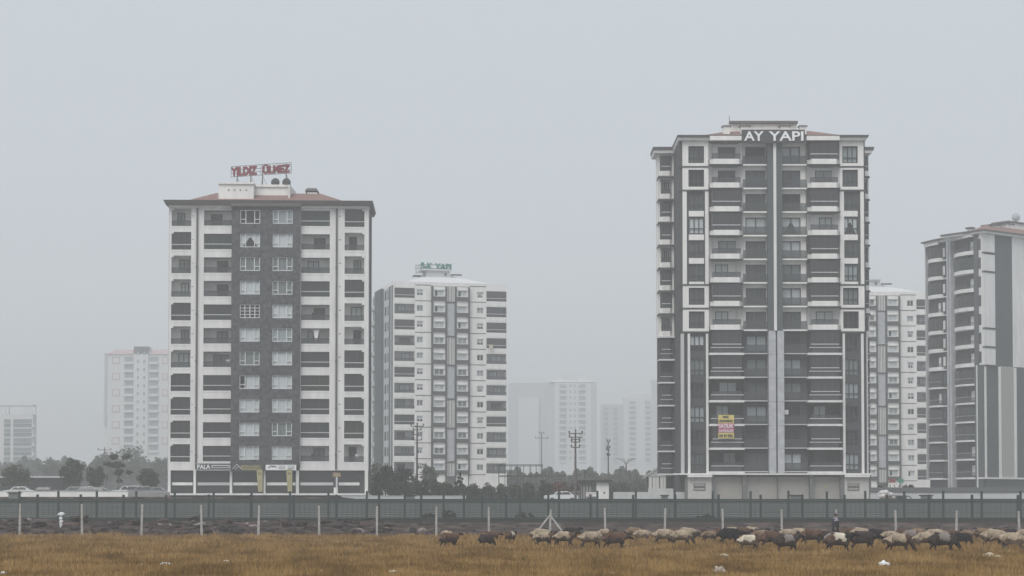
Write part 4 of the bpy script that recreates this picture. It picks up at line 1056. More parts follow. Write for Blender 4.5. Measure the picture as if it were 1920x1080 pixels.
tag(link('rubble', rocks('rubble', sp, RK)), 'reddish brown rubble and broken slabs heaped below the green fence', 'rubble', kind='stuff')

# ================================================================== 7. fences and walls
def green_fence(D, posts, z0, zp, zt, label, base=False):
    r = empty('mesh_fence', (0, D, z0), 0, label, 'fence', 'green mesh fences in front of the buildings')
    for x in posts:
        m = MB(); X = px(x, D); j = .03 * math.sin(x); m.box(X - .105, X + .105, -.09, .09, 0.002, zt - z0 + j); m.box(X - .1, X + .1, -.095, .095, zt - z0 + j, zt - z0 + j + .04)
        m.build('post', GREEN, r)
    ps = [px(x, D) for x in posts]
    for a, b in zip(ps[:-1], ps[1:]):
        m = MB(); a += .06; b -= .06; H_ = zp - z0
        n = int(H_ / .17)
        for i in range(n + 1):
            z = .05 + (H_ - .1) * i / n; th = .019 if i not in (0, n) else (.085 if i else .05)
            m.box(a, b, -.012, .012, z - th, z + th)
        k = max(4, int((b - a) / .45))
        for i in range(1, k): u = a + (b - a) * i / k; m.box(u - .011, u + .011, -.02, -.0125, .05, H_ - .05)
        m.build('mesh_panel', GREEN, r)
    if base:
        m = MB(); m.box(ps[0] - 2, ps[-1] + 2, -.2, .2, -1.3, -.06, 0); m.box(ps[0] - 2, ps[-1] + 2, -.24, .24, -.057, .0, 1); m.build('base_wall', [CONCD, GREEN], r)
    return r
pA = [x for x in (-35, 37, 110, 182, 256, 328, 401, 472, 544, 616, 688, 759, 832, 904, 975, 1048, 1120, 1192, 1265, 1336, 1407, 1478, 1550, 1622, 1695, 1768, 1840, 1913, 1985)]
pB = [x for x in (-8, 71, 152, 232, 312, 392, 471, 551, 631, 711, 790, 870, 949, 1028, 1107, 1187, 1266, 1347, 1426, 1504, 1583, 1662, 1741, 1822, 1908, 1990)]
green_fence(190, pA, .58, 2.65, 3.42, 'farther green mesh fence with the taller posts, behind the nearer one')
green_fence(173, pB, .92, 2.48, 3.02, 'nearer green mesh fence standing on the dark concrete base above the rubble', base=True)
r = empty('boundary_wall', (0, 204.6, .5), 0, 'long grey concrete wall behind both green fences', 'wall')
GW = mat('grey_green_wall', (.19, .208, .20), var=.12, scale=.35)
mb = MB(); x0, x1 = px(-60, 205), px(2000, 205); n = 34
for i in range(n):
    a, b = x0 + (x1 - x0) * i / n, x0 + (x1 - x0) * (i + 1) / n; dz = .03 * math.sin(i * 2.3)
    mb.box(a + .004, b - .004, 0, .3, 0, 2.12 + dz * .5)
mb.build('wall_panel', GW, r)
for xa, xb in ((17, 38), (1482, 1502), (1726, 1747), (760, 778), (1240, 1252)):
    mb = MB(); a, b = px(xa, 204.5), px(xb, 204.5); zt_ = pz(930 if xa > 700 else 925, 204.5) - .5; mb.box(a, b, -.25, -.003, 0, zt_, 0); mb.box(a - .12, b + .12, -.35, .35, zt_ + .003, zt_ + .12, 1); mb.build('pillar', [GW, CONCD], r)
# pale road barriers
for (xa, xb, y0, y1, D, m_, lab) in ((-60, 240, 921.5, 931, 214, W2, 'pale barrier along the road at the left, in front of the parked cars'), (240.5, 318, 923, 932, 216, CONC, 'greyer short barrier between the pale one and the left block'),
                              (640, 874, 930.5, 935, 208, W3, 'low pale kerb wall right of the left block, seen above the green fence')):
    ZB = TOWNZ(xa + 80)
    r = empty('road_barrier', (px(xa, D), D, ZB), 0, lab, 'barrier', 'low barriers behind the grey wall'); mb = MB(); mb.box(0, px(xb, D) - px(xa, D), 0, .25, 0, pz(y0, D) - ZB); mb.box(-.03, px(xb, D) - px(xa, D) + .03, -.04, .29, pz(y0, D) - ZB + .003, pz(y0, D) - ZB + .07, 1)
    mb.build('barrier_body', [m_, CONCL], r)
r = empty('parapet_wall', (px(1632, 226), 226, 2.2), 0, 'long pale retaining wall with a dark band on top, before the tower at the right edge', 'wall')
Wd = px(1990, 226) - px(1632, 226); mb = MB(); mb.box(0, Wd, 0, .4, 0, pz(923.3, 226) - 2.2); mb.build('wall_panel', W3, r)
mb = MB(); mb.box(-.1, Wd, -.1, .5, pz(923.3, 226) - 2.197, pz(914, 226) - 2.2); mb.build('coping', mat('slate_band', (.12, .13, .135), var=.08), r)
r = empty('parapet_wall', (px(1150, 240), 240, 2.2), 0, 'low pale wall between the kiosk and the charcoal based tower', 'wall')
mb = MB(); mb.box(0, px(1284, 240) - px(1150, 240), 0, .3, 0, pz(922.5, 240) - 2.2); mb.box(px(1215, 240) - px(1150, 240), px(1262, 240) - px(1150, 240), -.12, -.004, 0, pz(916, 240) - 2.2, 0); mb.build('wall_panel', CONCL, r)

# concrete post fence with wires
r = empty('wire_fence', (0, 138, 0), 0, 'old wire fence of slender concrete posts at the far edge of the field', 'fence')
PX = (-70, 38, 155, 266, 379, 485, 599, 707, 818, 917, 1031, 1135, 1246, 1355, 1465, 1567, 1679, 1792, 1910, 2015)
tops = {}
CP = mat('weathered_post_concrete', (.45, .445, .43), var=.2, scale=2.5, streak=.6)
for i, x in enumerate(PX):
    X = px(x, 138); yt = 944 + (x - 38) * .0075 + (4 if x == 1031 else 0); zt = pz(yt, 138); tops[i] = (X, zt)
    m = MB(); ln = .05 * math.sin(i * 2.7)
    m.hip(X - .08, X + .08, -.08, .08, -.1, zt, .015 , .015); 
    for v_ in range(len(m.v)):
        vx, vy, vz = m.v[v_]; m.v[v_] = (vx + ln * vz / 2, vy, vz)
    m.build('post', CP, r)
    if x == 1031:
        for s in (-1, 1):
            m = MB(); m.tube((X, -.05, zt - .4), (X + s * 1.02, -.05, .2), .085, k=4); m.build('brace', CP, r)
for j in range(5):
    m = MB()
    for i in range(len(PX) - 1):
        (xa, za), (xb, zb_) = tops[i], tops[i + 1]; f = .15 + .19 * j
        for t in range(4):
            def P_(t_): return (xa + (xb - xa) * t_, -.09, (za + (zb_ - za) * t_) * f - .03 * math.sin(math.pi * t_))
            m.tube(P_(t / 4), P_((t + 1) / 4), .006, k=3)
    m.build('wire', POLE, r)

# ================================================================== 8. poles, lamp, kiosk, house, cage, cars
def utility_pole(x, yt, yb, D, arms, label, r0=.17, cat='pole'):
    X = px(x, D); zb = TOWNZ(x); zt = pz(yt, D); r = empty('utility_pole', (X, D, zb), .1, label, cat, 'utility poles between and beside the buildings')
    mb = MB(); mb.tube((0, 0, 0), (0, 0, zt - zb), r0, r0 * .6, 8); mb.build('pole', POLE, r)
    for (y, hw, ins) in arms:
        z = pz(y, D) - zb; m = MB(); W = hw / F * D; m.box(-W, W, -.22, -.12, z - .06, z + .06); a = m.build('crossarm', POLE, r)
        k = MB()
        for t in ins:
            xx = W * t
            if t: k.tube((xx, -.17, z + .062), (xx, -.17, z + .34), .07, .045, 6); k.tube((xx, -.17, z + .2), (xx, -.17, z + .26), .14, .14, 8)
            else: k.tube((0, -.17, z + .062), (0, -.17, z + .5), .08, .05, 6); k.tube((0, -.17, z + .3), (0, -.17, z + .38), .15, .15, 8)
        k.build('insulator', RUB, a)
    return r
utility_pole(1079, 813, 935, 236, [(813, 13, (-.95, 0, .95)), (820, 13, (-.9,)), (824, 8, (-.9, .9)), (829, 8, (-.9, .9)), (839, 8, (-.95, .95))], 'nearest and clearest utility pole, standing left of the kiosk')
utility_pole(782, 799, 935, 268, [(799, 12.5, (-.9, 0, .95)), (806, 8, (-.9, .9)), (815, 8, (-.9,)), (825, 9, (-.9, .9))], 'dark utility pole in front of the tower with green letters')
utility_pole(1140.5, 828, 935, 290, [(828, 3, (-.8, .8)), (840, 3.5, (-.8, .8)), (844, 4, (-.8,)), (854, 3, (-.8, .8))], 'slim utility pole with short stacked crossarms right of the kiosk', r0=.14)
utility_pole(196, 842, 935, 400, [(843.5, 13, (-.9, 0, .9))], 'hazy pole with one crossarm before the pale block with pinkish trims')
utility_pole(1015.5, 812, 935, 450, [(812, 5, (-.8, .8)), (821.5, 13, (-.9, .9))], 'faint utility pole before the farthest grey block', r0=.14)
# lamp with branching arms
D = 320; r = empty('street_lamp', (px(1174, D), D, 2.2), 0, 'tall lamp with several thin arms spreading like a palm', 'lamp')
zt = pz(872, D) - 2.2; mb = MB(); mb.tube((0, 0, 0), (0, 0, zt), .2, .12, 8); mb.build('pole', POLE, r)
for i in range(8):
    a = 2 * math.pi * i / 8 + .2; m = MB(); pr = (0, 0, zt)
    for t in (.25, .5, .75, 1.): q_ = (1.55 * t * math.cos(a), 1.55 * t * math.sin(a), zt + 1.15 * t ** .6); m.tube(pr, q_, .035, k=4); pr = q_
    am = m.build('arm', POLE, r); m = MB(); m.tube(pr, (pr[0] * 1.12, pr[1] * 1.12, pr[2] - .05), .08, .05, 6); m.build('lamp_head', LAMP, am)
# kiosk
D = 232; x0, x1 = px(1087, D), px(1147, D); r = empty('kiosk', (x0, D, 2.2), 0, 'small metal kiosk with a flat dark roof and one white wall', 'kiosk'); Wd = x1 - x0; h = pz(904, D) - 2.2
mb = MB(); mb.box(.15, Wd * .52, 0, 2.4, 0, h); mb.box(Wd * .52 + .003, Wd - .35, -.05, 2.4, 0, h, 1)
for i in range(5): mb.box(.3 + i * .36, .38 + i * .36, -.06, -.003, .1, h - .1, 2)
mb.build('wall', [CONC, W2, CONCD], r)
mb = MB(); mb.box(-.25, Wd + .1, -.5, 2.7, h + .003, h + .22); mb.build('roof', CONCD, r)
mb = MB(); mb.box(Wd * .36, Wd * .5, -.09, -.004, .05, 2.1); mb.build('door', CHAR2, r)
mb = MB(); mb.box(Wd - .3, Wd - .2, -.4, -.3, 0, h); mb.box(.0, .1, -.4, -.3, 0, h); mb.build('post', CONCD, r)
mb = MB(); mb.box(Wd * .74, Wd * .79, -.09, -.053, h * .45, h * .53); mb.build('plate', INK, r)
r, W_, H_ = empty('road_sign', (px(1098.5, 228), 228, pz(931, 228)), 0, 'small white board with a faded red line in front of the kiosk', 'sign'), 22 / F * 228, 8 / F * 228
mb = MB(); mb.box(0, W_, 0, .05, 0, H_); mb.build('board', W1, r); mb = MB(); mb.box(.1, W_ - .1, -.02, -.003, H_ * .62, H_ * .7); mb.box(.2, W_ * .6, -.02, -.003, H_ * .3, H_ * .4); mb.build('line_mark', mat('faded_red', (.35, .14, .13)), r); mb = MB(); mb.box(.2, .26, .05, .1, -.5, H_ - .02); mb.box(W_ - .26, W_ - .2, .05, .1, -.5, H_ - .02); mb.build('post', POLE, r)
# small gabled house
D = 262; x0 = px(1214, D); r = empty('small_house', (x0, D, 2.2), 0, 'small gabled house with white porch posts, beside the charcoal based tower', 'house'); Wd = px(1246, D) - x0; h = pz(894, D) - 2.2; hr = pz(875, D) - 2.2
mb = MB(); mb.box(0.3, Wd, 1.5, 6, 0, h); mb.tri((0.3, 1.5, h), (Wd * 1.5, 1.5, h), (Wd * .75, 1.5, hr)); mb.build('wall', CHAR, r)
mb = MB(); mb.quad((-.3, -.2, h - .05), (Wd * .75, -.2, hr), (Wd * .75, 6.2, hr), (-.3, 6.2, h - .05)); mb.quad((Wd * .75, -.2, hr), (Wd * 1.6, -.2, h - .05), (Wd * 1.6, 6.2, h - .05), (Wd * .75, 6.2, hr)); mb.quad((-.3, -.2, h - .25), (-.3, -.2, h - .05), (-.3, 6.2, h - .05), (-.3, 6.2, h - .25)); mb.tri((0, -.1, h), (Wd * 1.5, -.1, h), (Wd * .75, -.1, hr - .15), 1); mb.build('roof', [CONC, W3], r)
for t in (.08, .3, .5, .75, .95):
    mb = MB(); mb.box(Wd * t, Wd * t + .42, -.05, .3, 0.9, h - .05); mb.build('porch_post', W2, r)
# ball cage
D = 285; x0 = px(935, D); Wd = px(1017, D) - x0; r = empty('ball_cage', (x0, D, 2.2), 0, 'steel frame of a ball court cage above the bushes right of the white tower', 'cage'); h = pz(871.5, D) - 2.2; h2 = pz(892, D) - 2.2
mb = MB()
for z in (h, h2): mb.box(0, Wd, -.04, .04, z - .05, z + .05); mb.box(0, Wd, 9.96, 10.04, z - .05, z + .05)
for i in range(8): u = Wd * i / 7; mb.box(u - .04, u + .04, -.035, .035, 0, h - .051)
for i in range(5): u = Wd * i / 4; mb.box(u - .03, u + .03, 9.97, 10.03, 0, h - .051)
for u in (0, Wd): mb.box(u - .035, u + .035, .04, 9.96, h - .05, h + .05)
mb.build('frame', CONCD, r)
mb = MB(); W3_ = px(1083, D) - x0
mb.box(Wd, W3_, -.03, .03, h2 - .05, h2 + .04)
for i in range(1, 12): u = Wd + (W3_ - Wd) * i / 11; mb.box(u - .03, u + .03, -.025, .025, 0, h2 - .051)
mb.build('low_fence', CONCD, r)
# long low building at the left edge
D = 300; x0 = px(-50, D); Wd = px(118, D) - x0; r = empty('low_building', (x0, D, 2.9), 0, 'long low dark building with a pale roof edge at the left border', 'building'); h = pz(896, D) - 2.9
mb = MB(); mb.box(0, Wd, 0, 12, 0, h); mb.build('wall', CONCD, r); mb = MB(); mb.box(-.2, Wd + .2, -.3, 12.2, h + .003, h + .28); mb.build('roof', W3, r)
for i in range(6): mb = MB(); mb.box(1 + i * 2.3, 2.2 + i * 2.3, -.03, -.003, .6, 2.0); mb.build('window', DG[0], r)
# cars
def make_car(x, D, yaw, paint, label, van=False):
    r = empty('parked_car', (px(x, D), D, TOWNZ(x)), yaw, label, 'car', 'cars parked along the road')
    prof = [(-2.1, .35), (-2.12, .75), (-1.98, .93), (-1.1, 1.0), (-.55, 1.42 + .1 * van), (.75 + .8 * van, 1.45 + .12 * van), (1.45 + .45 * van, 1.02), (2.02, .9), (2.1, .6), (2.05, .35)]
    mb = MB(); n = len(prof)
    for s0_, s1_ in ((-.82, .82),):
        b0_ = len(mb.v); mb.v += [(p[0], s0_ * (1 if p[1] < 1.2 else .84), p[1]) for p in prof] + [(p[0], s1_ * (1 if p[1] < 1.2 else .84), p[1]) for p in prof]
        mb.f.append(tuple(b0_ + i for i in range(n))); mb.m.append(0); mb.f.append(tuple(b0_ + n + i for i in reversed(range(n)))); mb.m.append(0)
        for i in range(n):
            j = (i + 1) % n; mb.f.append((b0_ + i, b0_ + n + i, b0_ + n + j, b0_ + j)); mb.m.append(0)
    mb.build('body', paint, r)
    mb = MB(); t = .12 * van
    for s in (-1, 1):
        for (xa, xb) in ((-.92, -.02), (.06, .95 + .7 * van)):
            za, zb_ = 1.03, 1.36 + t
            q_ = [(xa, s * .835, za), (xb + .2, s * .835, za), (xb - .1, s * .725, zb_), (xa + (.42 if xa < -.5 else 0), s * .725, zb_)]
            mb.quad(*(q_ if s < 0 else q_[::-1]))
    mb.quad((-1.09, .7, 1.03), (-1.09, -.7, 1.03), (-.62, -.62, 1.39 + t), (-.62, .62, 1.39 + t)); mb.quad((1.47 + .45 * van, -.7, 1.06), (1.47 + .45 * van, .7, 1.06), (.84 + .8 * van, .62, 1.42 + t), (.84 + .8 * van, -.62, 1.42 + t))
    mb.build('window', CGL, r)
    for sx in (-1.3, 1.3):
        for s in (-1, 1):
            mb = MB(); mb.tube((sx, s * .68, .32), (sx, s * .86, .32), .32, k=14); wh = mb.build('wheel', RUB, r); mb = MB(); mb.tube((sx, s * .862, .32), (sx, s * .875, .32), .19, k=10); mb.build('rim', RAILW, wh)
    for s in (-.6, .6):
        mb = MB(); mb.box(-2.15, -2.06, s - .14, s + .14, .66, .8); mb.build('headlight', LAMP, r)
for (x, D, yaw, p, lab, v) in ((36, 262, .1, CARW, 'white car at the left edge before the long low building', False), (82, 266, .0, CARD, 'dark car second from the left, before the long low building', False),
                        (140, 262, .1, CARG, 'silver car below the dark round tree', False), (163, 258, .05, CARG, 'silver car with a low rounded roof below the dark pointed tree', False), (181, 270, 0, CARD, 'dark car left of the umbrella shaped tree', False),
                        (240, 262, .1, CARW, 'white boxy van with dark windows beside the umbrella shaped tree', True), (268, 256, .12, CARG, 'grey car nearest the left block', False), (290, 268, .1, CARG, 'silver car half hidden behind the grey car nearest the left block', False),
                        (1052, 248, .15, CARW, 'white car with a sloping windscreen left of the kiosk', False), (1074, 252, .1, CARG, 'silver car between the white car and the kiosk', False)):
    make_car(x, D, yaw, p, lab, v)
# coloured hoarding boards at the right
for x0, x1, m_, lab in ((1667, 1679, mat('faded_red_board', (.48, .13, .12)), 'small faded red board above the dark coping'), (1684, 1694, mat('faded_green_board', (.10, .42, .27)), 'small green board above the dark coping')):
    D = 262; r = empty('hoarding_board', (px(x0, D), D, 2.2), 0, lab, 'board', 'coloured boards above the dark coping'); Wd = (x1 - x0) / F * D; m = MB(); m.box(0, Wd, 0, .06, pz(905, D) - 2.2, pz(898, D) - 2.2); m.build('board', m_, r); m = MB(); m.box(.1, .18, .06, .12, 0, 2.4); m.box(Wd - .18, Wd - .1, .06, .12, 0, 2.4); m.build('post', POLE, r)
# white bundle and dark cart behind the fences
D = 212; r = empty('sack_pile', (px(1659.5, D), D, 2.2), 0, 'pile of white sacks with a soiled middle behind the fences', 'sacks')
g = random.Random(8); sp = []
for i in range(46):
    a = g.random() * 6.28; rr = g.random() ** .5; z = g.random() * 1.05; wd = .85 * (1 - max(0, (z - .6)) * .7)
    sp.append((rr * wd * math.cos(a), rr * .6 * math.sin(a), z + .12, .34 + .12 * g.random(), .75, 0 if z > .62 or g.random() < .25 else 1))
me = rocks('sacks', sp, [mat('worn_white_sack', (.62, .60, .59), var=.15, scale=3), mat('soiled_sack', (.30, .25, .22), var=.25)], 3); me.polygons.foreach_set('use_smooth', [True] * len(me.polygons)); link('sacks', me, r)
r = empty('hand_cart', (px(1687, D), D, 2.2), 0, 'dark box cart with a curved handle beside the white sacks', 'cart')
mb = MB(); mb.hip(-.62, .62, -.4, .4, .3, .75, -.04, 0, 0); mb.box(-.7, .7, -.45, .45, .753, .86, 0); mb.build('box', CONCD, r)
mb = MB(); pr = (.7, 0, .8)
for t in range(1, 6): q_ = (.7 + .55 * math.sin(t / 5 * 1.7), 0, .8 - .1 * t * t / 5 * .9); mb.tube(pr, q_, .06, k=6); pr = q_
mb.build('handle', INK, r)
for s in (-.45, .45): mb = MB(); mb.tube((s, -.52, .3), (s, -.42, .3), .3, k=12); mb.build('wheel', RUB, r)

# ================================================================== 9. trees and shrubs
def crown_mesh(name, W, H, N, leaf, mi_m, seed, shape='round'):
    g = np.random.default_rng(seed); K = 26 if shape != 'conifer' else 30
    cs = []
    for i in range(K):
        if shape == 'conifer': t = g.random(); c = np.array([0, 0, t * H]); rr = W * .5 * (1 - t) ** .8 * g.random() ** .5; a = g.random() * 6.28; c += [rr * np.cos(a), rr * np.sin(a), 0]; s = W * .14 * (1.15 - t)
        elif shape == 'umbrella': lay = g.choice(4, p=[.42, .26, .2, .12]); zc = [H * .92, H * .66, H * .42, H * .15][lay]; off_ = [(.1, .4), (-.15, .36), (.12, .3), (-.1, .22)][lay]; c = np.array([(off_[0] + (g.random() - .5) * off_[1] * 2) * W, (g.random() - .5) * .5 * W, zc + (g.random() - .5) * H * .1]); s = W * .12
        else:
            v = g.normal(size=3); v /= np.linalg.norm(v); v *= g.random() ** .4; c = np.array([v[0] * W * .42, v[1] * W * .42, H * .5 + v[2] * H * .42]); s = min(W, H) * (.13 + .08 * g.random())
        cs.append((c, s))
    idx = g.integers(0, K, N); c = np.array([q_[0] for q_ in cs])[idx]; s = np.array([q_[1] for q_ in cs])[idx]
    d = g.normal(size=(N, 3)); d /= np.linalg.norm(d, axis=1)[:, None]; rad = g.random(N) ** .45
    flat = np.array([1, 1, .55 if shape == 'umbrella' else .85]); P_ = c + d * (rad * s * 1.25)[:, None] * flat
    a = g.normal(size=(N, 3)); a /= np.linalg.norm(a, axis=1)[:, None]; b = np.cross(a, g.normal(size=(N, 3))); b /= np.linalg.norm(b, axis=1)[:, None]
    sz = leaf * (.6 + .8 * g.random(N))[:, None]; a *= sz; b *= sz * .7
    V = np.stack([P_ - a, P_ + b, P_ + a, P_ - b], 1).reshape(-1, 3)
    me = bpy.data.meshes.new(name); me.vertices.add(4 * N); me.vertices.foreach_set('co', V.ravel()); me.loops.add(4 * N); me.loops.foreach_set('vertex_index', np.arange(4 * N)); me.polygons.add(N)
    me.polygons.foreach_set('loop_start', np.arange(N) * 4); me.polygons.foreach_set('loop_total', np.full(N, 4))
    for m in mi_m: me.materials.append(m)
    me.polygons.foreach_set('material_index', g.integers(0, len(mi_m), N)); me.update(calc_edges=True); return me, cs
def tree(x, yt, w_, D, leafm, shape, label, seed, kind='tree', zb=None, trunk=.28, N=1500, group=None, leaf=None):
    zb = TOWNZ(x) if zb is None else zb; X = px(x, D); Ht = pz(yt, D) - zb; W = w_ / F * D; r = empty(kind, (X, D, zb), 0, label, 'tree' if kind in ('tree', 'conifer', 'umbrella_pine') else 'shrub', group)
    t0 = Ht * (trunk if kind != 'shrub' else .05); leaf = leaf or max(.14, D / F * 2.0)
    me, cs = crown_mesh('crown', W, Ht - t0, N, leaf, leafm, seed, shape); c = link('crown', me, r, (0, 0, t0))
    mb = MB(); tr = max(.09, W * .028); mb.tube((0, 0, -.1), (.03 * W, 0, t0 + .15 * Ht), tr, tr * .7, 7); mb.tube((.03 * W, 0, t0 + .15 * Ht), (0, 0, t0 + (Ht - t0) * .75), tr * .7, tr * .25, 6)
    for q_, s in cs[:10]: mb.tube((.02 * W, 0, t0 + .12 * (Ht - t0) * (1 + q_[2] / Ht)), (q_[0], q_[1], q_[2] + t0), tr * .35, tr * .12, 4)
    mb.build('trunk', BARK, r); return r
L0, L1, L2, L3 = LEAF
GT = 'trees standing in the haze'
TR = [(30, 870, 84, 285, [L1, L2], 'round', 'wide olive green tree above the long low building at the left edge', 'tree'),
      (137, 862, 48, 280, [L0, L1], 'round', 'dark round tree right of the long low building', 'tree'), (177, 872, 42, 290, [L0], 'round', 'dark pointed tree just right of the dark round one', 'tree'),
      (222, 852, 46, 275, [L1, L2], 'umbrella', 'umbrella shaped tree with layered open crown', 'umbrella_pine'), (277, 878, 44, 275, [L1], 'round', 'small bushy tree beside the left edge of the left block', 'tree'),
      (198, 846, 78, 470, [L1], 'round', 'hazy tree behind the hazy crossarm pole', 'tree'), (248, 834, 84, 500, [L1], 'round', 'tallest hazy tree below the pale block with pinkish trims', 'tree'), (96, 858, 80, 480, [L1], 'round', 'hazy tree between the low office block and the dark round tree', 'tree'), (304, 850, 60, 480, [L1], 'round', 'hazy tree partly hidden by the left block', 'tree'),
      (704, 868, 34, 300, [L2, L1], 'round', 'olive tree touching the right side of the left block', 'tree'), (722, 872, 46, 258, [L0], 'round', 'dark bushy tree left of the dark utility pole', 'tree'), (752, 870, 44, 262, [L0], 'round', 'darkest broad tree just left of the dark utility pole', 'tree'),
      (806, 862, 34, 300, [L2, L1], 'round', 'light open tree right of the dark utility pole', 'tree'), (797, 893, 28, 258, [L0], 'round', 'small dark shrub at the foot of the light open tree', 'shrub'),
      (862, 886, 28, 258, [L0], 'conifer', 'small dark cone shaped conifer below the striped centre panel', 'conifer'), (833, 901, 34, 262, [L2], 'round', 'low olive shrub left of the small dark conifer', 'shrub'), (890, 904, 30, 262, [L1], 'round', 'low green shrub right of the small dark conifer', 'shrub'),
      (916, 901, 26, 262, [L1, L2], 'round', 'round shrub under the left part of the ball cage', 'shrub'), (941, 903, 28, 262, [L1], 'round', 'round shrub under the left post of the ball cage', 'shrub'), (966, 902, 28, 264, [L2], 'round', 'olive shrub under the middle of the ball cage', 'shrub'), (992, 903, 28, 262, [L1], 'round', 'round shrub under the right part of the ball cage', 'shrub'),
      (1021, 897, 26, 258, [L0], 'round', 'dark round shrub just right of the ball cage', 'shrub'), (1052, 903, 40, 275, [L3], 'round', 'broad rust red shrub behind the white car', 'shrub'), (1078, 902, 26, 275, [L3, L1], 'round', 'smaller reddish shrub behind the nearest utility pole', 'shrub'),
      (1097, 882, 15, 330, [L1], 'conifer', 'thin hazy conifer above the kiosk roof', 'conifer'), (1166, 900, 40, 310, [L0], 'round', 'dark mound of foliage under the branching lamp', 'shrub'), (1195, 904, 34, 315, [L1], 'round', 'low foliage left of the small gabled house', 'shrub'),
      (744, 900, 90, 256, [L0, L1], 'round', 'wide low dark shrub in front of the two dark trees', 'shrub'), (688, 890, 16, 256, [L2], 'round', 'narrow olive shrub against the corner of the left block', 'shrub'),
      (1652, 905, 14, 250, [L1], 'round', 'small spiky shrub above the coping, left of the red board', 'shrub'), (1704, 905, 22, 255, [L0], 'round', 'dark low shrub above the coping, right of the green board', 'shrub')]
TR += [(779, 890, 34, 258, [L0, L1], 'round', 'dark shrub joining the broad dark tree to the light open tree', 'shrub'), (816, 898, 30, 256, [L1, L0], 'round', 'green shrub between the light open tree and the low olive shrub', 'shrub'), (848, 905, 26, 256, [L0], 'round', 'low dark shrub touching the small dark conifer on its left', 'shrub'),
       (876, 907, 26, 256, [L1], 'round', 'low shrub touching the small dark conifer on its right', 'shrub'), (705, 897, 32, 254, [L1], 'round', 'low green shrub between the left block and the two dark trees', 'shrub'),
       (1122, 896, 46, 330, [L1, L3], 'round', 'hazy foliage behind the kiosk', 'shrub'), (1148, 902, 30, 300, [L1], 'round', 'low hazy shrub just right of the kiosk', 'shrub'), (1196, 898, 46, 340, [L1], 'round', 'hazy foliage between the branching lamp and the small gabled house', 'shrub'), (1032, 905, 24, 290, [L1], 'round', 'low shrub between the dark round shrub and the rust red one', 'shrub')]
r = empty('hedge', (px(868, 300), 300, 2.2), 0, 'long low dark hedge behind the row of round shrubs', 'hedge')
for i_ in range(6):
    me_, _c = crown_mesh('foliage', 4.6, 2.0, 900, .16, [L0, L1], 90 + i_); link('foliage', me_, r, (1.2 + i_ * 2.7, 0, 0))
for i, (x, yt, w_, D, lm, sh, lab, kd) in enumerate(TR):
    tree(x, yt, w_, D, lm, sh, lab, 11 + i, kd, N=2200 if w_ > 40 else 1300)
for i, (x, yt, w_, lab) in enumerate(((806, 962, 34, 'dark weedy shrub behind the fence, leftmost of the four'), (842, 955, 34, 'dark rounded shrub behind the fence near the fifth pillar of mesh'), (985, 960, 44, 'dark spreading shrub behind the fence left of the braced post'), (1320, 963, 44, 'dark low shrub behind the fence below the left shop panel'))):
    lab = ('dark weedy shrub behind the fence, leftmost of the four', 'taller dark rounded shrub behind the fence, second of the four', 'dark spreading shrub behind the fence just left of the braced concrete post', 'dark low shrub behind the fence, rightmost of the four')[i]
    tree(x, yt, w_, 183, [L0], 'round', lab, 70 + i, 'shrub', zb=.55, N=900, group='shrubs between the two green fences', leaf=.09)
# far woods
def woods(name, spans, D, leafm, seed, label):
    g = np.random.default_rng(seed); Vs = []
    for (xa, xb, yt) in spans:
        n = int((xb - xa) * 60); X = xa + (xb - xa) * g.random(n); top = yt + 6 * np.sin(X * .09) + 4 * np.sin(X * .23 + 1) + 3 * np.sin(X * .51)
        yy = top + (936 - top) * g.random(n) ** 1.3; Dd = D + 50 * g.random(n)
        Vs.append(np.stack([(X - CX) / F * Dd, Dd, CAMZ + (935 - yy) / F * Dd], 1))
    P_ = np.concatenate(Vs); N = len(P_); a = g.normal(size=(N, 3)); a /= np.linalg.norm(a, axis=1)[:, None]; b = np.cross(a, g.normal(size=(N, 3))); b /= np.linalg.norm(b, axis=1)[:, None]; s = (.35 + .5 * g.random(N))[:, None]
    V = np.stack([P_ - a * s, P_ + b * s, P_ + a * s, P_ - b * s], 1).reshape(-1, 3)
    me = bpy.data.meshes.new(name); me.vertices.add(4 * N); me.vertices.foreach_set('co', V.ravel()); me.loops.add(4 * N); me.loops.foreach_set('vertex_index', np.arange(4 * N)); me.polygons.add(N)
    me.polygons.foreach_set('loop_start', np.arange(N) * 4); me.polygons.foreach_set('loop_total', np.full(N, 4)); me.materials.append(leafm); me.update(calc_edges=True)
    tag(link(name, me), label, 'woods', kind='stuff')
woods('far_woods', [(-40, 330, 868)], 560, L1, 1, 'distant hazy belt of trees at the left'); woods('far_woods', [(940, 1250, 889)], 430, L1, 2, 'distant hazy belt of trees between the white tower and the charcoal based tower')

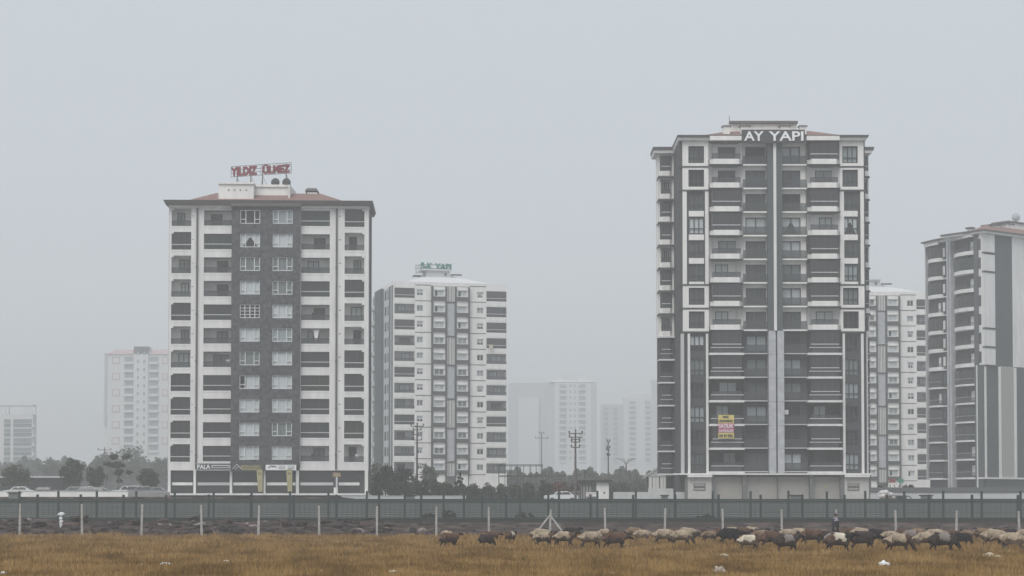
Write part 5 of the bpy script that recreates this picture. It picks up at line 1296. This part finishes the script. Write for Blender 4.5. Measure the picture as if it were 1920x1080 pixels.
# ================================================================== 10. animals, shepherd, litter
def skin_mesh(name, verts, edges, radii, root=0, subd=2):
    me = bpy.data.meshes.new(name); me.from_pydata(verts, edges, []); o = bpy.data.objects.new(name, me); C.objects.link(o)
    o.modifiers.new('s', 'SKIN'); sv = me.skin_vertices[0].data
    for i, r in enumerate(radii): sv[i].radius = (r, r) if not isinstance(r, tuple) else r; sv[i].use_root = (i == root)
    o.modifiers['s'].use_smooth_shade = True
    m = o.modifiers.new('u', 'SUBSURF'); m.levels = subd; m.render_levels = subd
    dg = bpy.context.evaluated_depsgraph_get(); out = bpy.data.meshes.new_from_object(o.evaluated_get(dg)); bpy.data.objects.remove(o); out.name = name; return out
def sheep_mesh(pose, seed, sc=1.):
    # trunk, neck and head along +x; legs in walking positions
    V = [(-.46, 0, .60), (-.28, 0, .615), (-.05, 0, .60), (.18, 0, .605), (.36, 0, .63)]; R_ = [(.19, .21), (.25, .27), (.27, .29), (.255, .28), (.20, .23)]
    E = [(0, 1), (1, 2), (2, 3), (3, 4)]
    if pose == 'walk': hd = [(.50, 0, .72), (.60, 0, .84), (.70, 0, .85), (.82, 0, .78), (.88, 0, .745)]
    elif pose == 'graze': hd = [(.52, 0, .54), (.62, 0, .38), (.68, 0, .27), (.74, 0, .15), (.77, 0, .09)]
    else: hd = [(.52, 0, .66), (.66, 0, .68), (.76, 0, .66), (.88, 0, .58), (.93, 0, .55)]
    b = len(V); V += hd; R_ += [.125, .095, .085, .06, .045]; E += [(4, b)] + [(b + i, b + i + 1) for i in range(4)]
    # ears
    h = hd[2]
    for s in (-1, 1):
        n = len(V); V += [(h[0] - .03, s * .10, h[2] + .02), (h[0] - .05, s * .17, h[2] - .03)]; R_ += [.025, .014]; E += [(b + 2, n), (n, n + 1)]
    n = len(V); V += [(-.60, 0, .60), (-.64, 0, .45)]; R_ += [.07, .045]; E += [(0, n), (n, n + 1)]     # fat tail
    g = random.Random(seed); st = [(.10, -.08), (-.08, .10)]; g.shuffle(st)
    for (x, ref, up) in ((-.40, 0, 1), (.30, 3, 0)):
        for k, s in enumerate((-1, 1)):
            d = st[up][k]; n = len(V)
            if up: pts = [(x + .02, s * .12, .44), (x + d * .3 + .05, s * .125, .35), (x + d * .8 - .06, s * .12, .23), (x + d, s * .12, .10), (x + d + .02, s * .12, .02)]
            else: pts = [(x + .02, s * .11, .42), (x + d * .3, s * .115, .32), (x + d * .7 + .01, s * .115, .22), (x + d, s * .115, .10), (x + d + .02, s * .115, .02)]
            V += pts; R_ += [.10, .06, .038, .028, .032]; E += [(ref if up == 0 else 0, n)] + [(n + i, n + i + 1) for i in range(4)]
    me = skin_mesh('sheep_body', V, E, R_, root=2, subd=2)
    nv = len(me.vertices); co = np.empty(nv * 3); me.vertices.foreach_get('co', co); co = co.reshape(-1, 3); no = np.array([v.normal[:] for v in me.vertices])
    w_ = ((co[:, 2] > .34) & (co[:, 0] < .55)).astype(float)
    for i in range(nv):
        if w_[i]:
            p = Vector(co[i]) ; d = .022 * mnoise.noise(p * 11 + Vector((seed, 0, 0))) + .015 * mnoise.noise(p * 22) + .045 * mnoise.noise(p * 3.5 + Vector((0, seed, 0))); co[i] += no[i] * d
    co *= sc; me.vertices.foreach_set('co', co.ravel())
    for _ in range(5): me.materials.append(WOOL['cream'])
    hx = hd[1][0] * sc
    for p in me.polygons:
        c = p.center / sc; p.use_smooth = True
        if c.x > .56 or (pose == 'graze' and c.x > .5 and c.z < .42): mi = 4
        elif c.z < .36: mi = 4
        elif c.z < .57 + .06 * math.sin(c.x * 13 + seed) + .05 * mnoise.noise(c * 14): mi = 3
        elif c.x > .24 + .08 * mnoise.noise(c * 9): mi = 2
        elif c.x > -.22 + .08 * mnoise.noise(c * 9): mi = 1
        else: mi = 0
        p.material_index = mi
    return me
def wool(n, c, v=.25): return mat('wool_' + n, c, var=v, scale=7, rough=.95, spec=.05, bump=.5, bscale=40)
WOOL = {}
WOOL.update(cream=wool('cream', (.41, .335, .25), .35), white=wool('white', (.60, .55, .45)), tan=wool('tan', (.25, .18, .125), .35), brown=wool('brown', (.13, .078, .058), .35), dark=wool('dark', (.055, .043, .04)),
            black=wool('black', (.026, .025, .028)), grey=wool('grey', (.24, .215, .20)), dirty=wool('soiled', (.15, .112, .082)), dirtyd=wool('soiled_dark', (.07, .05, .04)), face=wool('pale_face', (.24, .19, .15)))
PAT = {  # rump, middle, shoulder, belly, face and legs
    'cream': ('cream', 'cream', 'cream', 'dirty', 'dark'), 'creamface': ('cream', 'cream', 'cream', 'dirty', 'face'), 'white': ('white', 'white', 'cream', 'dirty', 'dirty'), 'creamdark': ('cream', 'cream', 'brown', 'dirtyd', 'dark'),
    'brown': ('brown', 'brown', 'brown', 'dark', 'dark'), 'black': ('black', 'black', 'black', 'black', 'black'), 'dark': ('dark', 'dark', 'dark', 'dark', 'black'), 'grey': ('grey', 'grey', 'brown', 'dirtyd', 'dark'),
    'saddle': ('brown', 'white', 'black', 'dirtyd', 'black'), 'tan': ('tan', 'tan', 'tan', 'dirtyd', 'brown'), 'whitebrown': ('white', 'white', 'brown', 'dirty', 'brown'), 'patch': ('dark', 'grey', 'dark', 'dark', 'black')}
SM = {('walk', 0): sheep_mesh('walk', 1), ('walk', 1): sheep_mesh('walk', 2, .97), ('graze', 0): sheep_mesh('graze', 3), ('graze', 1): sheep_mesh('graze', 4, 1.03), ('level', 0): sheep_mesh('level', 5), ('level', 1): sheep_mesh('level', 6, .96), ('walk', 2): sheep_mesh('walk', 7, .9), ('graze', 2): sheep_mesh('graze', 8, .94), ('level', 2): sheep_mesh('level', 9, 1.04)}
FL = [  # column, row of the feet, pattern, pose, yaw in degrees, size, label
 (843, 1027, 'brown', 'walk', 35, 1.0, 'dark brown sheep at the left end of the flock, head raised to the right'),
 (838, 1013, 'creamface', 'graze', 150, .85, 'pale backed small sheep half hidden behind the leftmost dark brown one'),
 (912, 1026, 'dark', 'graze', 40, .85, 'small dark sheep standing alone between the braced post and the left end of the flock'),
 (924, 1014, 'brown', 'level', 5, .8, 'brown sheep just behind the small dark one standing alone'),
 (957, 1018, 'saddle', 'walk', 60, .85, 'dark sheep with a white patch turned away, left of the braced post'),
 (1013, 1019, 'cream', 'level', 10, 1.0, 'cream sheep directly in front of the left brace'),
 (1020, 1025, 'creamdark', 'walk', 5, 1.05, 'pale backed sheep with dark shoulders below the braced post'),
 (1058, 1026, 'creamdark', 'walk', 0, 1.05, 'pale backed sheep with a dark head below the right brace'),
 (1070, 1012, 'black', 'walk', 5, .95, 'black sheep seen between two pale backs right of the braced post'),
 (1108, 1029, 'cream', 'level', 12, 1.08, 'cream backed sheep with a dirty belly, front row right of the braced post'),
 (1134, 1014, 'creamdark', 'walk', 10, 1.0, 'pale sheep with a nearly black head behind the reddish brown one'),
 (1153, 1031, 'brown', 'level', 8, 1.12, 'reddish brown sheep with its head held level, front row'),
 (1204, 1016, 'creamface', 'level', 5, .95, 'cream sheep walking apart from the others just right of the reddish brown one'),
 (1245, 1022, 'cream', 'level', 0, 1.1, 'large cream sheep at the left of the pale pair near the middle'),
 (1277, 1023, 'cream', 'graze', -8, 1.1, 'large cream sheep at the right of the pale pair near the middle'),
 (1287, 1016, 'creamface', 'level', 8, 1.0, 'cream sheep with a pale face behind the pale pair'),
 (1330, 1018, 'tan', 'level', 8, .9, 'tan sheep with a pale back left of the black ones'),
 (1368, 1022, 'black', 'level', 0, 1.15, 'long black sheep with pale ones behind it'),
 (1372, 1011, 'cream', 'level', 4, .95, 'cream backed sheep directly behind the long black one'),
 (1408, 1011, 'cream', 'level', 0, .95, 'cream backed sheep right behind the head of the long black one'),
 (1424, 1012, 'black', 'walk', 20, .9, 'black sheep lifting its head above the pale backs'),
 (1427, 1019, 'tan', 'level', -5, 1.0, 'tan sheep with a rounded back behind the bright white one'),
 (1405, 1033, 'whitebrown', 'level', 5, 1.0, 'bright white sheep with a brown front in the front row'),
 (1446, 1027, 'brown', 'level', 5, 1.05, 'dull brown sheep to the right of the bright white one'),
 (1475, 1036, 'patch', 'walk', 15, 1.18, 'dark sheep with a grey patch on its side, front row'),
 (1476, 1016, 'cream', 'level', 0, 1.0, 'cream backed sheep behind the dark one with the grey patch'),
 (1497, 1015, 'creamface', 'level', -4, 1.0, 'cream backed sheep left of the shepherd, in the back row'),
 (1522, 1024, 'brown', 'graze', 0, 1.15, 'large brown sheep grazing left of the shepherd'),
 (1549, 1022, 'dark', 'level', 10, .95, 'dark sheep just in front and left of the shepherd'),
 (1572, 1036, 'saddle', 'walk', 0, 1.2, 'sheep with a white saddle between dark ends, in front of the shepherd'),
 (1566, 1026, 'grey', 'level', 5, 1.05, 'grey backed sheep behind the one with the white saddle'),
 (1617, 1033, 'dark', 'level', 5, 1.2, 'large dark sheep, front row right of the white saddled one'),
 (1611, 1014, 'cream', 'level', 0, .95, 'cream backed sheep behind the large dark one'),
 (1640, 1017, 'black', 'level', 8, .95, 'black sheep walking behind the large dark one'),
 (1668, 1021, 'creamface', 'level', 5, 1.0, 'cream sheep behind the pale backed one with the dark shoulders'),
 (1684, 1037, 'creamdark', 'graze', 5, 1.15, 'pale backed sheep with dark shoulders grazing in the front row'),
 (1708, 1020, 'grey', 'level', 0, 1.0, 'grey sheep half hidden between the cream ones'),
 (1733, 1029, 'cream', 'graze', 5, 1.15, 'large cream sheep with its back arched, right part of the flock'),
 (1752, 1022, 'creamface', 'level', 0, 1.15, 'cream sheep with the highest back, right part of the flock'),
 (1767, 1036, 'patch', 'graze', 0, 1.15, 'dark sheep with a grey middle and lowered head, front row at the right'),
 (1802, 1025, 'black', 'graze', 10, .95, 'black sheep grazing right of the pale arched ones'),
 (1812, 1016, 'tan', 'walk', 0, .95, 'tan sheep with a raised dark head, just behind the black grazing one'),
 (1862, 1026, 'cream', 'level', 0, 1.15, 'cream sheep with a brown belly near the right edge'),
 (1893, 1017, 'black', 'walk', 170, 1.0, 'black sheep behind the cream ones at the right edge'),
 (1896, 1035, 'creamface', 'level', 178, 1.15, 'cream sheep facing left in the front row at the right edge'),
 (1921, 1019, 'cream', 'level', 0, 1.0, 'cream sheep cut by the right edge of the photo')]
BK = [(1188, 'tan', 'a reddish brown one'), (1262, 'brown', 'the large pale pair'), (1312, 'dark', 'the tan sheep with a pale back'), (1349, 'brown', 'the long black sheep'), (1391, 'brown', 'the long black sheep and its pale neighbours'),
      (1460, 'dark', 'the dull brown sheep'), (1512, 'brown', 'the large grazing brown sheep'), (1537, 'tan', 'the dark sheep beside the shepherd'), (1592, 'brown', 'the white saddled sheep, right of the shepherd'), (1634, 'tan', 'the large dark sheep'),
      (1691, 'brown', 'the pale backed sheep with dark shoulders'), (1719, 'tan', 'the large cream sheep with its back arched'), (1746, 'dark', 'the cream sheep with the highest back'), (1784, 'brown', 'the black grazing sheep at the right'), (1841, 'tan', 'the cream sheep with a brown belly'), (1878, 'brown', 'the cream sheep facing left')]
for i, (x, pat, nm) in enumerate(BK):
    FL.append((x, 1012.5 + (i * 5) % 4, pat, ('level', 'walk', 'level', 'graze')[i % 4], (i * 23) % 40 - 15, .95, {'tan': 'tan', 'brown': 'brown', 'dark': 'dark'}[pat] + ' sheep of the back row behind ' + nm))
for i, (x, y, pat, pose, yaw, s, lab) in enumerate(FL):
    D = CAMZ * F / (y - HZ)
    o = link('sheep', SM[(pose, (i * 5 + i // 3) % 3)]); o.location = (px(x, D), D, gz(px(x, D), D) - .05); o.rotation_euler = (0, 0, math.radians(yaw)); s *= 1.02
    o.scale = (s, s * (.95 + .1 * ((i * 37) % 10) / 10), s)
    for j, k in enumerate(PAT[pat]): o.material_slots[j].link = 'OBJECT'; o.material_slots[j].material = WOOL[k]
    tag(o, lab, 'sheep', 'flock of sheep crossing the field')
# shepherd
def person(x, yf, label):
    D = CAMZ * F / (yf - HZ); r = empty('person', (px(x, D), D, 0), math.radians(35), label, 'person')
    V = [(0, 0, .95), (0, 0, 1.12), (0, .01, 1.30), (0, .01, 1.42), (0, 0, 1.50), (0, -.01, 1.57), (0, -.02, 1.66), (0, -.015, 1.74)]
    R_ = [(.155, .11), (.15, .105), (.175, .115), (.15, .09), .055, .062, .088, .065]; E = [(i, i + 1) for i in range(7)]
    for s in (-1, 1):
        n = len(V); V += [(s * .10, 0, .88), (s * .11, -.03 * s, .50), (s * .11, -.06 * s + .02, .09), (s * .115, -.06 * s - .12, .04)]; R_ += [.10, .068, .045, .04]; E += [(0, n), (n, n + 1), (n + 1, n + 2), (n + 2, n + 3)]
        n = len(V); el = (s * .26, .02, 1.14); wr = (s * .24, -.16, .93) if s < 0 else (s * .25, -.05, .88)
        V += [(s * .2, .01, 1.40), el, wr, (wr[0], wr[1] - .05, wr[2] - .05)]; R_ += [.065, .048, .032, (.042, .022)]; E += [(3, n), (n, n + 1), (n + 1, n + 2), (n + 2, n + 3)]
        h = n + 3
        for f in range(4):
            m = len(V); fx = wr[0] + (f - 1.5) * .02; V += [(fx, wr[1] - .08, wr[2] - .10), (fx, wr[1] - .075, wr[2] - .135 - .01 * (f in (1, 2))), (fx, wr[1] - .055, wr[2] - .155)]; R_ += [.009, .008, .007]; E += [(h, m), (m, m + 1), (m + 1, m + 2)]
        m = len(V); V += [(wr[0] - s * .04, wr[1] - .07, wr[2] - .07), (wr[0] - s * .05, wr[1] - .09, wr[2] - .10)]; R_ += [.011, .009]; E += [(h, m), (m, m + 1)]
    me = skin_mesh('body', V, E, R_, root=0, subd=1)
    for m in (mat('skin', (.30, .18, .13), var=.05), mat('navy_trousers', (.02, .022, .03), var=.1), mat('navy_coat', (.022, .026, .042), var=.15), mat('shoe_black', (.02, .02, .02))): me.materials.append(m)
    for p in me.polygons:
        c = p.center; hand = abs(c.x) > .2 and c.z < .93; p.material_index = 0 if (c.z > 1.47 or hand) else (2 if c.z > .86 else (1 if c.z > .08 else 3)); p.use_smooth = True
    link('body', me, r)
    mb = MB(); rings = []
    for z, a, b in ((.56, .235, .17), (.75, .225, .165), (.98, .195, .145), (1.15, .185, .14), (1.32, .215, .145), (1.44, .175, .12), (1.50, .085, .08)):
        a *= 1.16; rings.append([(a * math.cos(t) * (1 + .03 * math.sin(5 * t + z * 9)), b * math.sin(t), z) for t in [2 * math.pi * i / 16 for i in range(16)]])
    n0 = len(mb.v)
    for q_ in rings: mb.v += q_
    for j in range(len(rings) - 1):
        for i in range(16): k = (i + 1) % 16; mb.f.append((j * 16 + i, j * 16 + k, j * 16 + 16 + k, j * 16 + 16 + i)); mb.m.append(0)
    mb.build('coat', MATS['navy_coat'], r, smooth=True)
    mb = MB()
    for z, a in ((1.48, .115), (1.44, .16), (1.38, .205)): pass
    sc_ = [[(a * math.cos(t), a * .78 * math.sin(t), z + .02 * math.sin(3 * t)) for t in [2 * math.pi * i / 16 for i in range(16)]] for z, a in ((1.55, .085), (1.50, .12), (1.42, .19), (1.33, .235))]
    for q_ in sc_: mb.v += q_
    for j in range(3):
        for i in range(16): k = (i + 1) % 16; mb.f.append((j * 16 + i, j * 16 + k, j * 16 + 16 + k, j * 16 + 16 + i)); mb.m.append(0)
    mb.build('shawl', mat('greyish_lilac_scarf', (.30, .28, .34), var=.15), r, smooth=True)
    mb = MB(); hr = []
    for z, a in ((1.655, .104), (1.70, .104), (1.75, .09), (1.785, .055), (1.795, .005)): hr.append([(a * math.cos(t), -.015 + a * 1.1 * math.sin(t), z) for t in [2 * math.pi * i / 14 for i in range(14)]])
    for q_ in hr: mb.v += q_
    for j in range(4):
        for i in range(14): k = (i + 1) % 14; mb.f.append((j * 14 + i, j * 14 + k, j * 14 + 14 + k, j * 14 + 14 + i)); mb.m.append(0)
    mb.build('cap', mat('dark_cap', (.04, .035, .035)), r, smooth=True)
person(1566, 1017, 'shepherd in a dark navy coat with a greyish scarf standing among the sheep')
# litter
def bag(x, y, w_, h_, m_, label, name='plastic_bag', cat='litter', seed=0, dz=.0):
    D = CAMZ * F / (y - HZ); r = w_ / F * D / 2; g = np.random.default_rng(seed + 20); b = bmesh.new(); bmesh.ops.create_icosphere(b, subdivisions=3, radius=1)
    for v in b.verts:
        p = v.co.copy(); k = 1 + .55 * mnoise.noise(p * 1.7 + Vector((seed, 0, 0))) + .28 * mnoise.noise(p * 5 + Vector((0, seed, 0))); v.co = Vector((p.x * r * k, p.y * r * .7 * k, (p.z + .55) * h_ / F * D * .55 * k))
    me = bpy.data.meshes.new(name); b.to_mesh(me); b.free(); me.materials.append(m_); me.polygons.foreach_set('use_smooth', [True] * len(me.polygons))
    o = link(name, me); o.location = (px(x, D), D, gz(px(x, D), D) + dz); return tag(o, label, cat, 'litter and stones lying in the dry grass')
BAGW = mat('white_plastic', (.80, .83, .84), rough=.35, var=.1, scale=9); BAGT = mat('yellowish_plastic', (.52, .47, .34), rough=.5, var=.15, scale=9); STN = mat('pale_stone', (.42, .36, .30), var=.15, scale=6); STD = mat('dark_stone', (.10, .075, .06), var=.2, scale=6)
bag(1656, 1064, 20, 9, BAGW, 'bluish white crumpled plastic bag lying at the right of the field', seed=1, dz=.08)
bag(1348, 1078, 20, 16, STN, 'rounded pale stone cut by the bottom edge of the photo', 'stone', 'stone', seed=2, dz=.05)
bag(1852, 1046, 22, 8, BAGT, 'crumpled yellowish bag below the right end of the flock', seed=3, dz=.08); bag(1870, 1049, 15, 5, BAGT, 'small flat yellowish scrap just right of the crumpled yellowish bag', seed=4, dz=.08)
bag(312, 1063, 19, 6, BAGW, 'flat white plastic scrap at the left of the field', seed=5, dz=.08); bag(508, 1049, 12, 4, STN, 'small pale scrap in the grass left of the middle', seed=6, dz=.1); bag(737, 1079, 12, 5, BAGT, 'tiny pale scrap at the bottom edge left of the middle', seed=7, dz=.08)
bag(8, 1080, 11, 5, BAGW, 'white scrap at the bottom left corner', seed=8, dz=.08); bag(1137, 1077, 14, 7, STD, 'dark clod at the bottom edge near the middle', 'clod', 'clod', seed=9, dz=.05); bag(1146, 1080, 11, 7, STN, 'pale stone touching the dark clod at the bottom edge', 'stone', 'stone', seed=10, dz=.05)
bag(425, 1057, 10, 3, BAGW, 'thin white scrap in the grass right of the flat white one', seed=11, dz=.1); bag(270, 1064, 15, 3, BAGT, 'thin pale strip left of the flat white scrap', seed=12, dz=.1); bag(1358, 1046, 16, 5, BAGT, 'thin pale strip lying above the rounded pale stone', seed=13, dz=.08); bag(605, 1076, 12, 3, BAGT, 'faint pale scrap near the bottom between two others', seed=14, dz=.08)
# stake with bag scraps
D = 146; X = px(117, D); r = empty('bag_on_stake', (X, D, gz(X, D)), 0, 'torn white plastic bags caught on a stake in the rubble at the left', 'litter')
mb = MB(); mb.tube((0, 0, -.1), (-.05, 0, 1.35), .03, k=5); mb.build('stake', POLE, r)
for i, (dx, z, s, t) in enumerate(((-.05, 1.25, .17, .14), (-.08, .92, .12, .16), (-.06, .68, .13, .13), (-.08, .45, .10, .2))):
    b = bmesh.new(); bmesh.ops.create_icosphere(b, subdivisions=3, radius=1)
    for v in b.verts: p = v.co.copy(); k = 1 + .6 * mnoise.noise(p * 1.9 + Vector((i * 5, 0, 0))) + .25 * mnoise.noise(p * 6); v.co = Vector((p.x * s * k * (1.5 if i == 0 else 1), p.y * s * .6 * k, p.z * t * k))
    me = bpy.data.meshes.new('bag_scrap'); b.to_mesh(me); b.free(); me.materials.append(BAGW); me.polygons.foreach_set('use_smooth', [True] * len(me.polygons)); link('bag_scrap', me, r, (dx, 0, z))

# ================================================================== 11. haze
mb = MB(); mb.box(-1000, 1000, -60, 2500, -1.5, 92)
hm = bpy.data.materials.new('haze_air'); hm.use_nodes = True; n = hm.node_tree; n.nodes.clear(); o = n.nodes.new('ShaderNodeOutputMaterial'); v = n.nodes.new('ShaderNodeVolumePrincipled')
v.inputs['Color'].default_value = (.83, .85, .865, 1); v.inputs['Density'].default_value = .00105; v.inputs['Anisotropy'].default_value = .0
n.links.new(v.outputs[0], o.inputs['Volume'])
hz = mb.build('haze', hm); tag(hz, kind='stuff', label='pale grey haze filling the air', cat='haze'); hz.display_type = 'WIRE'
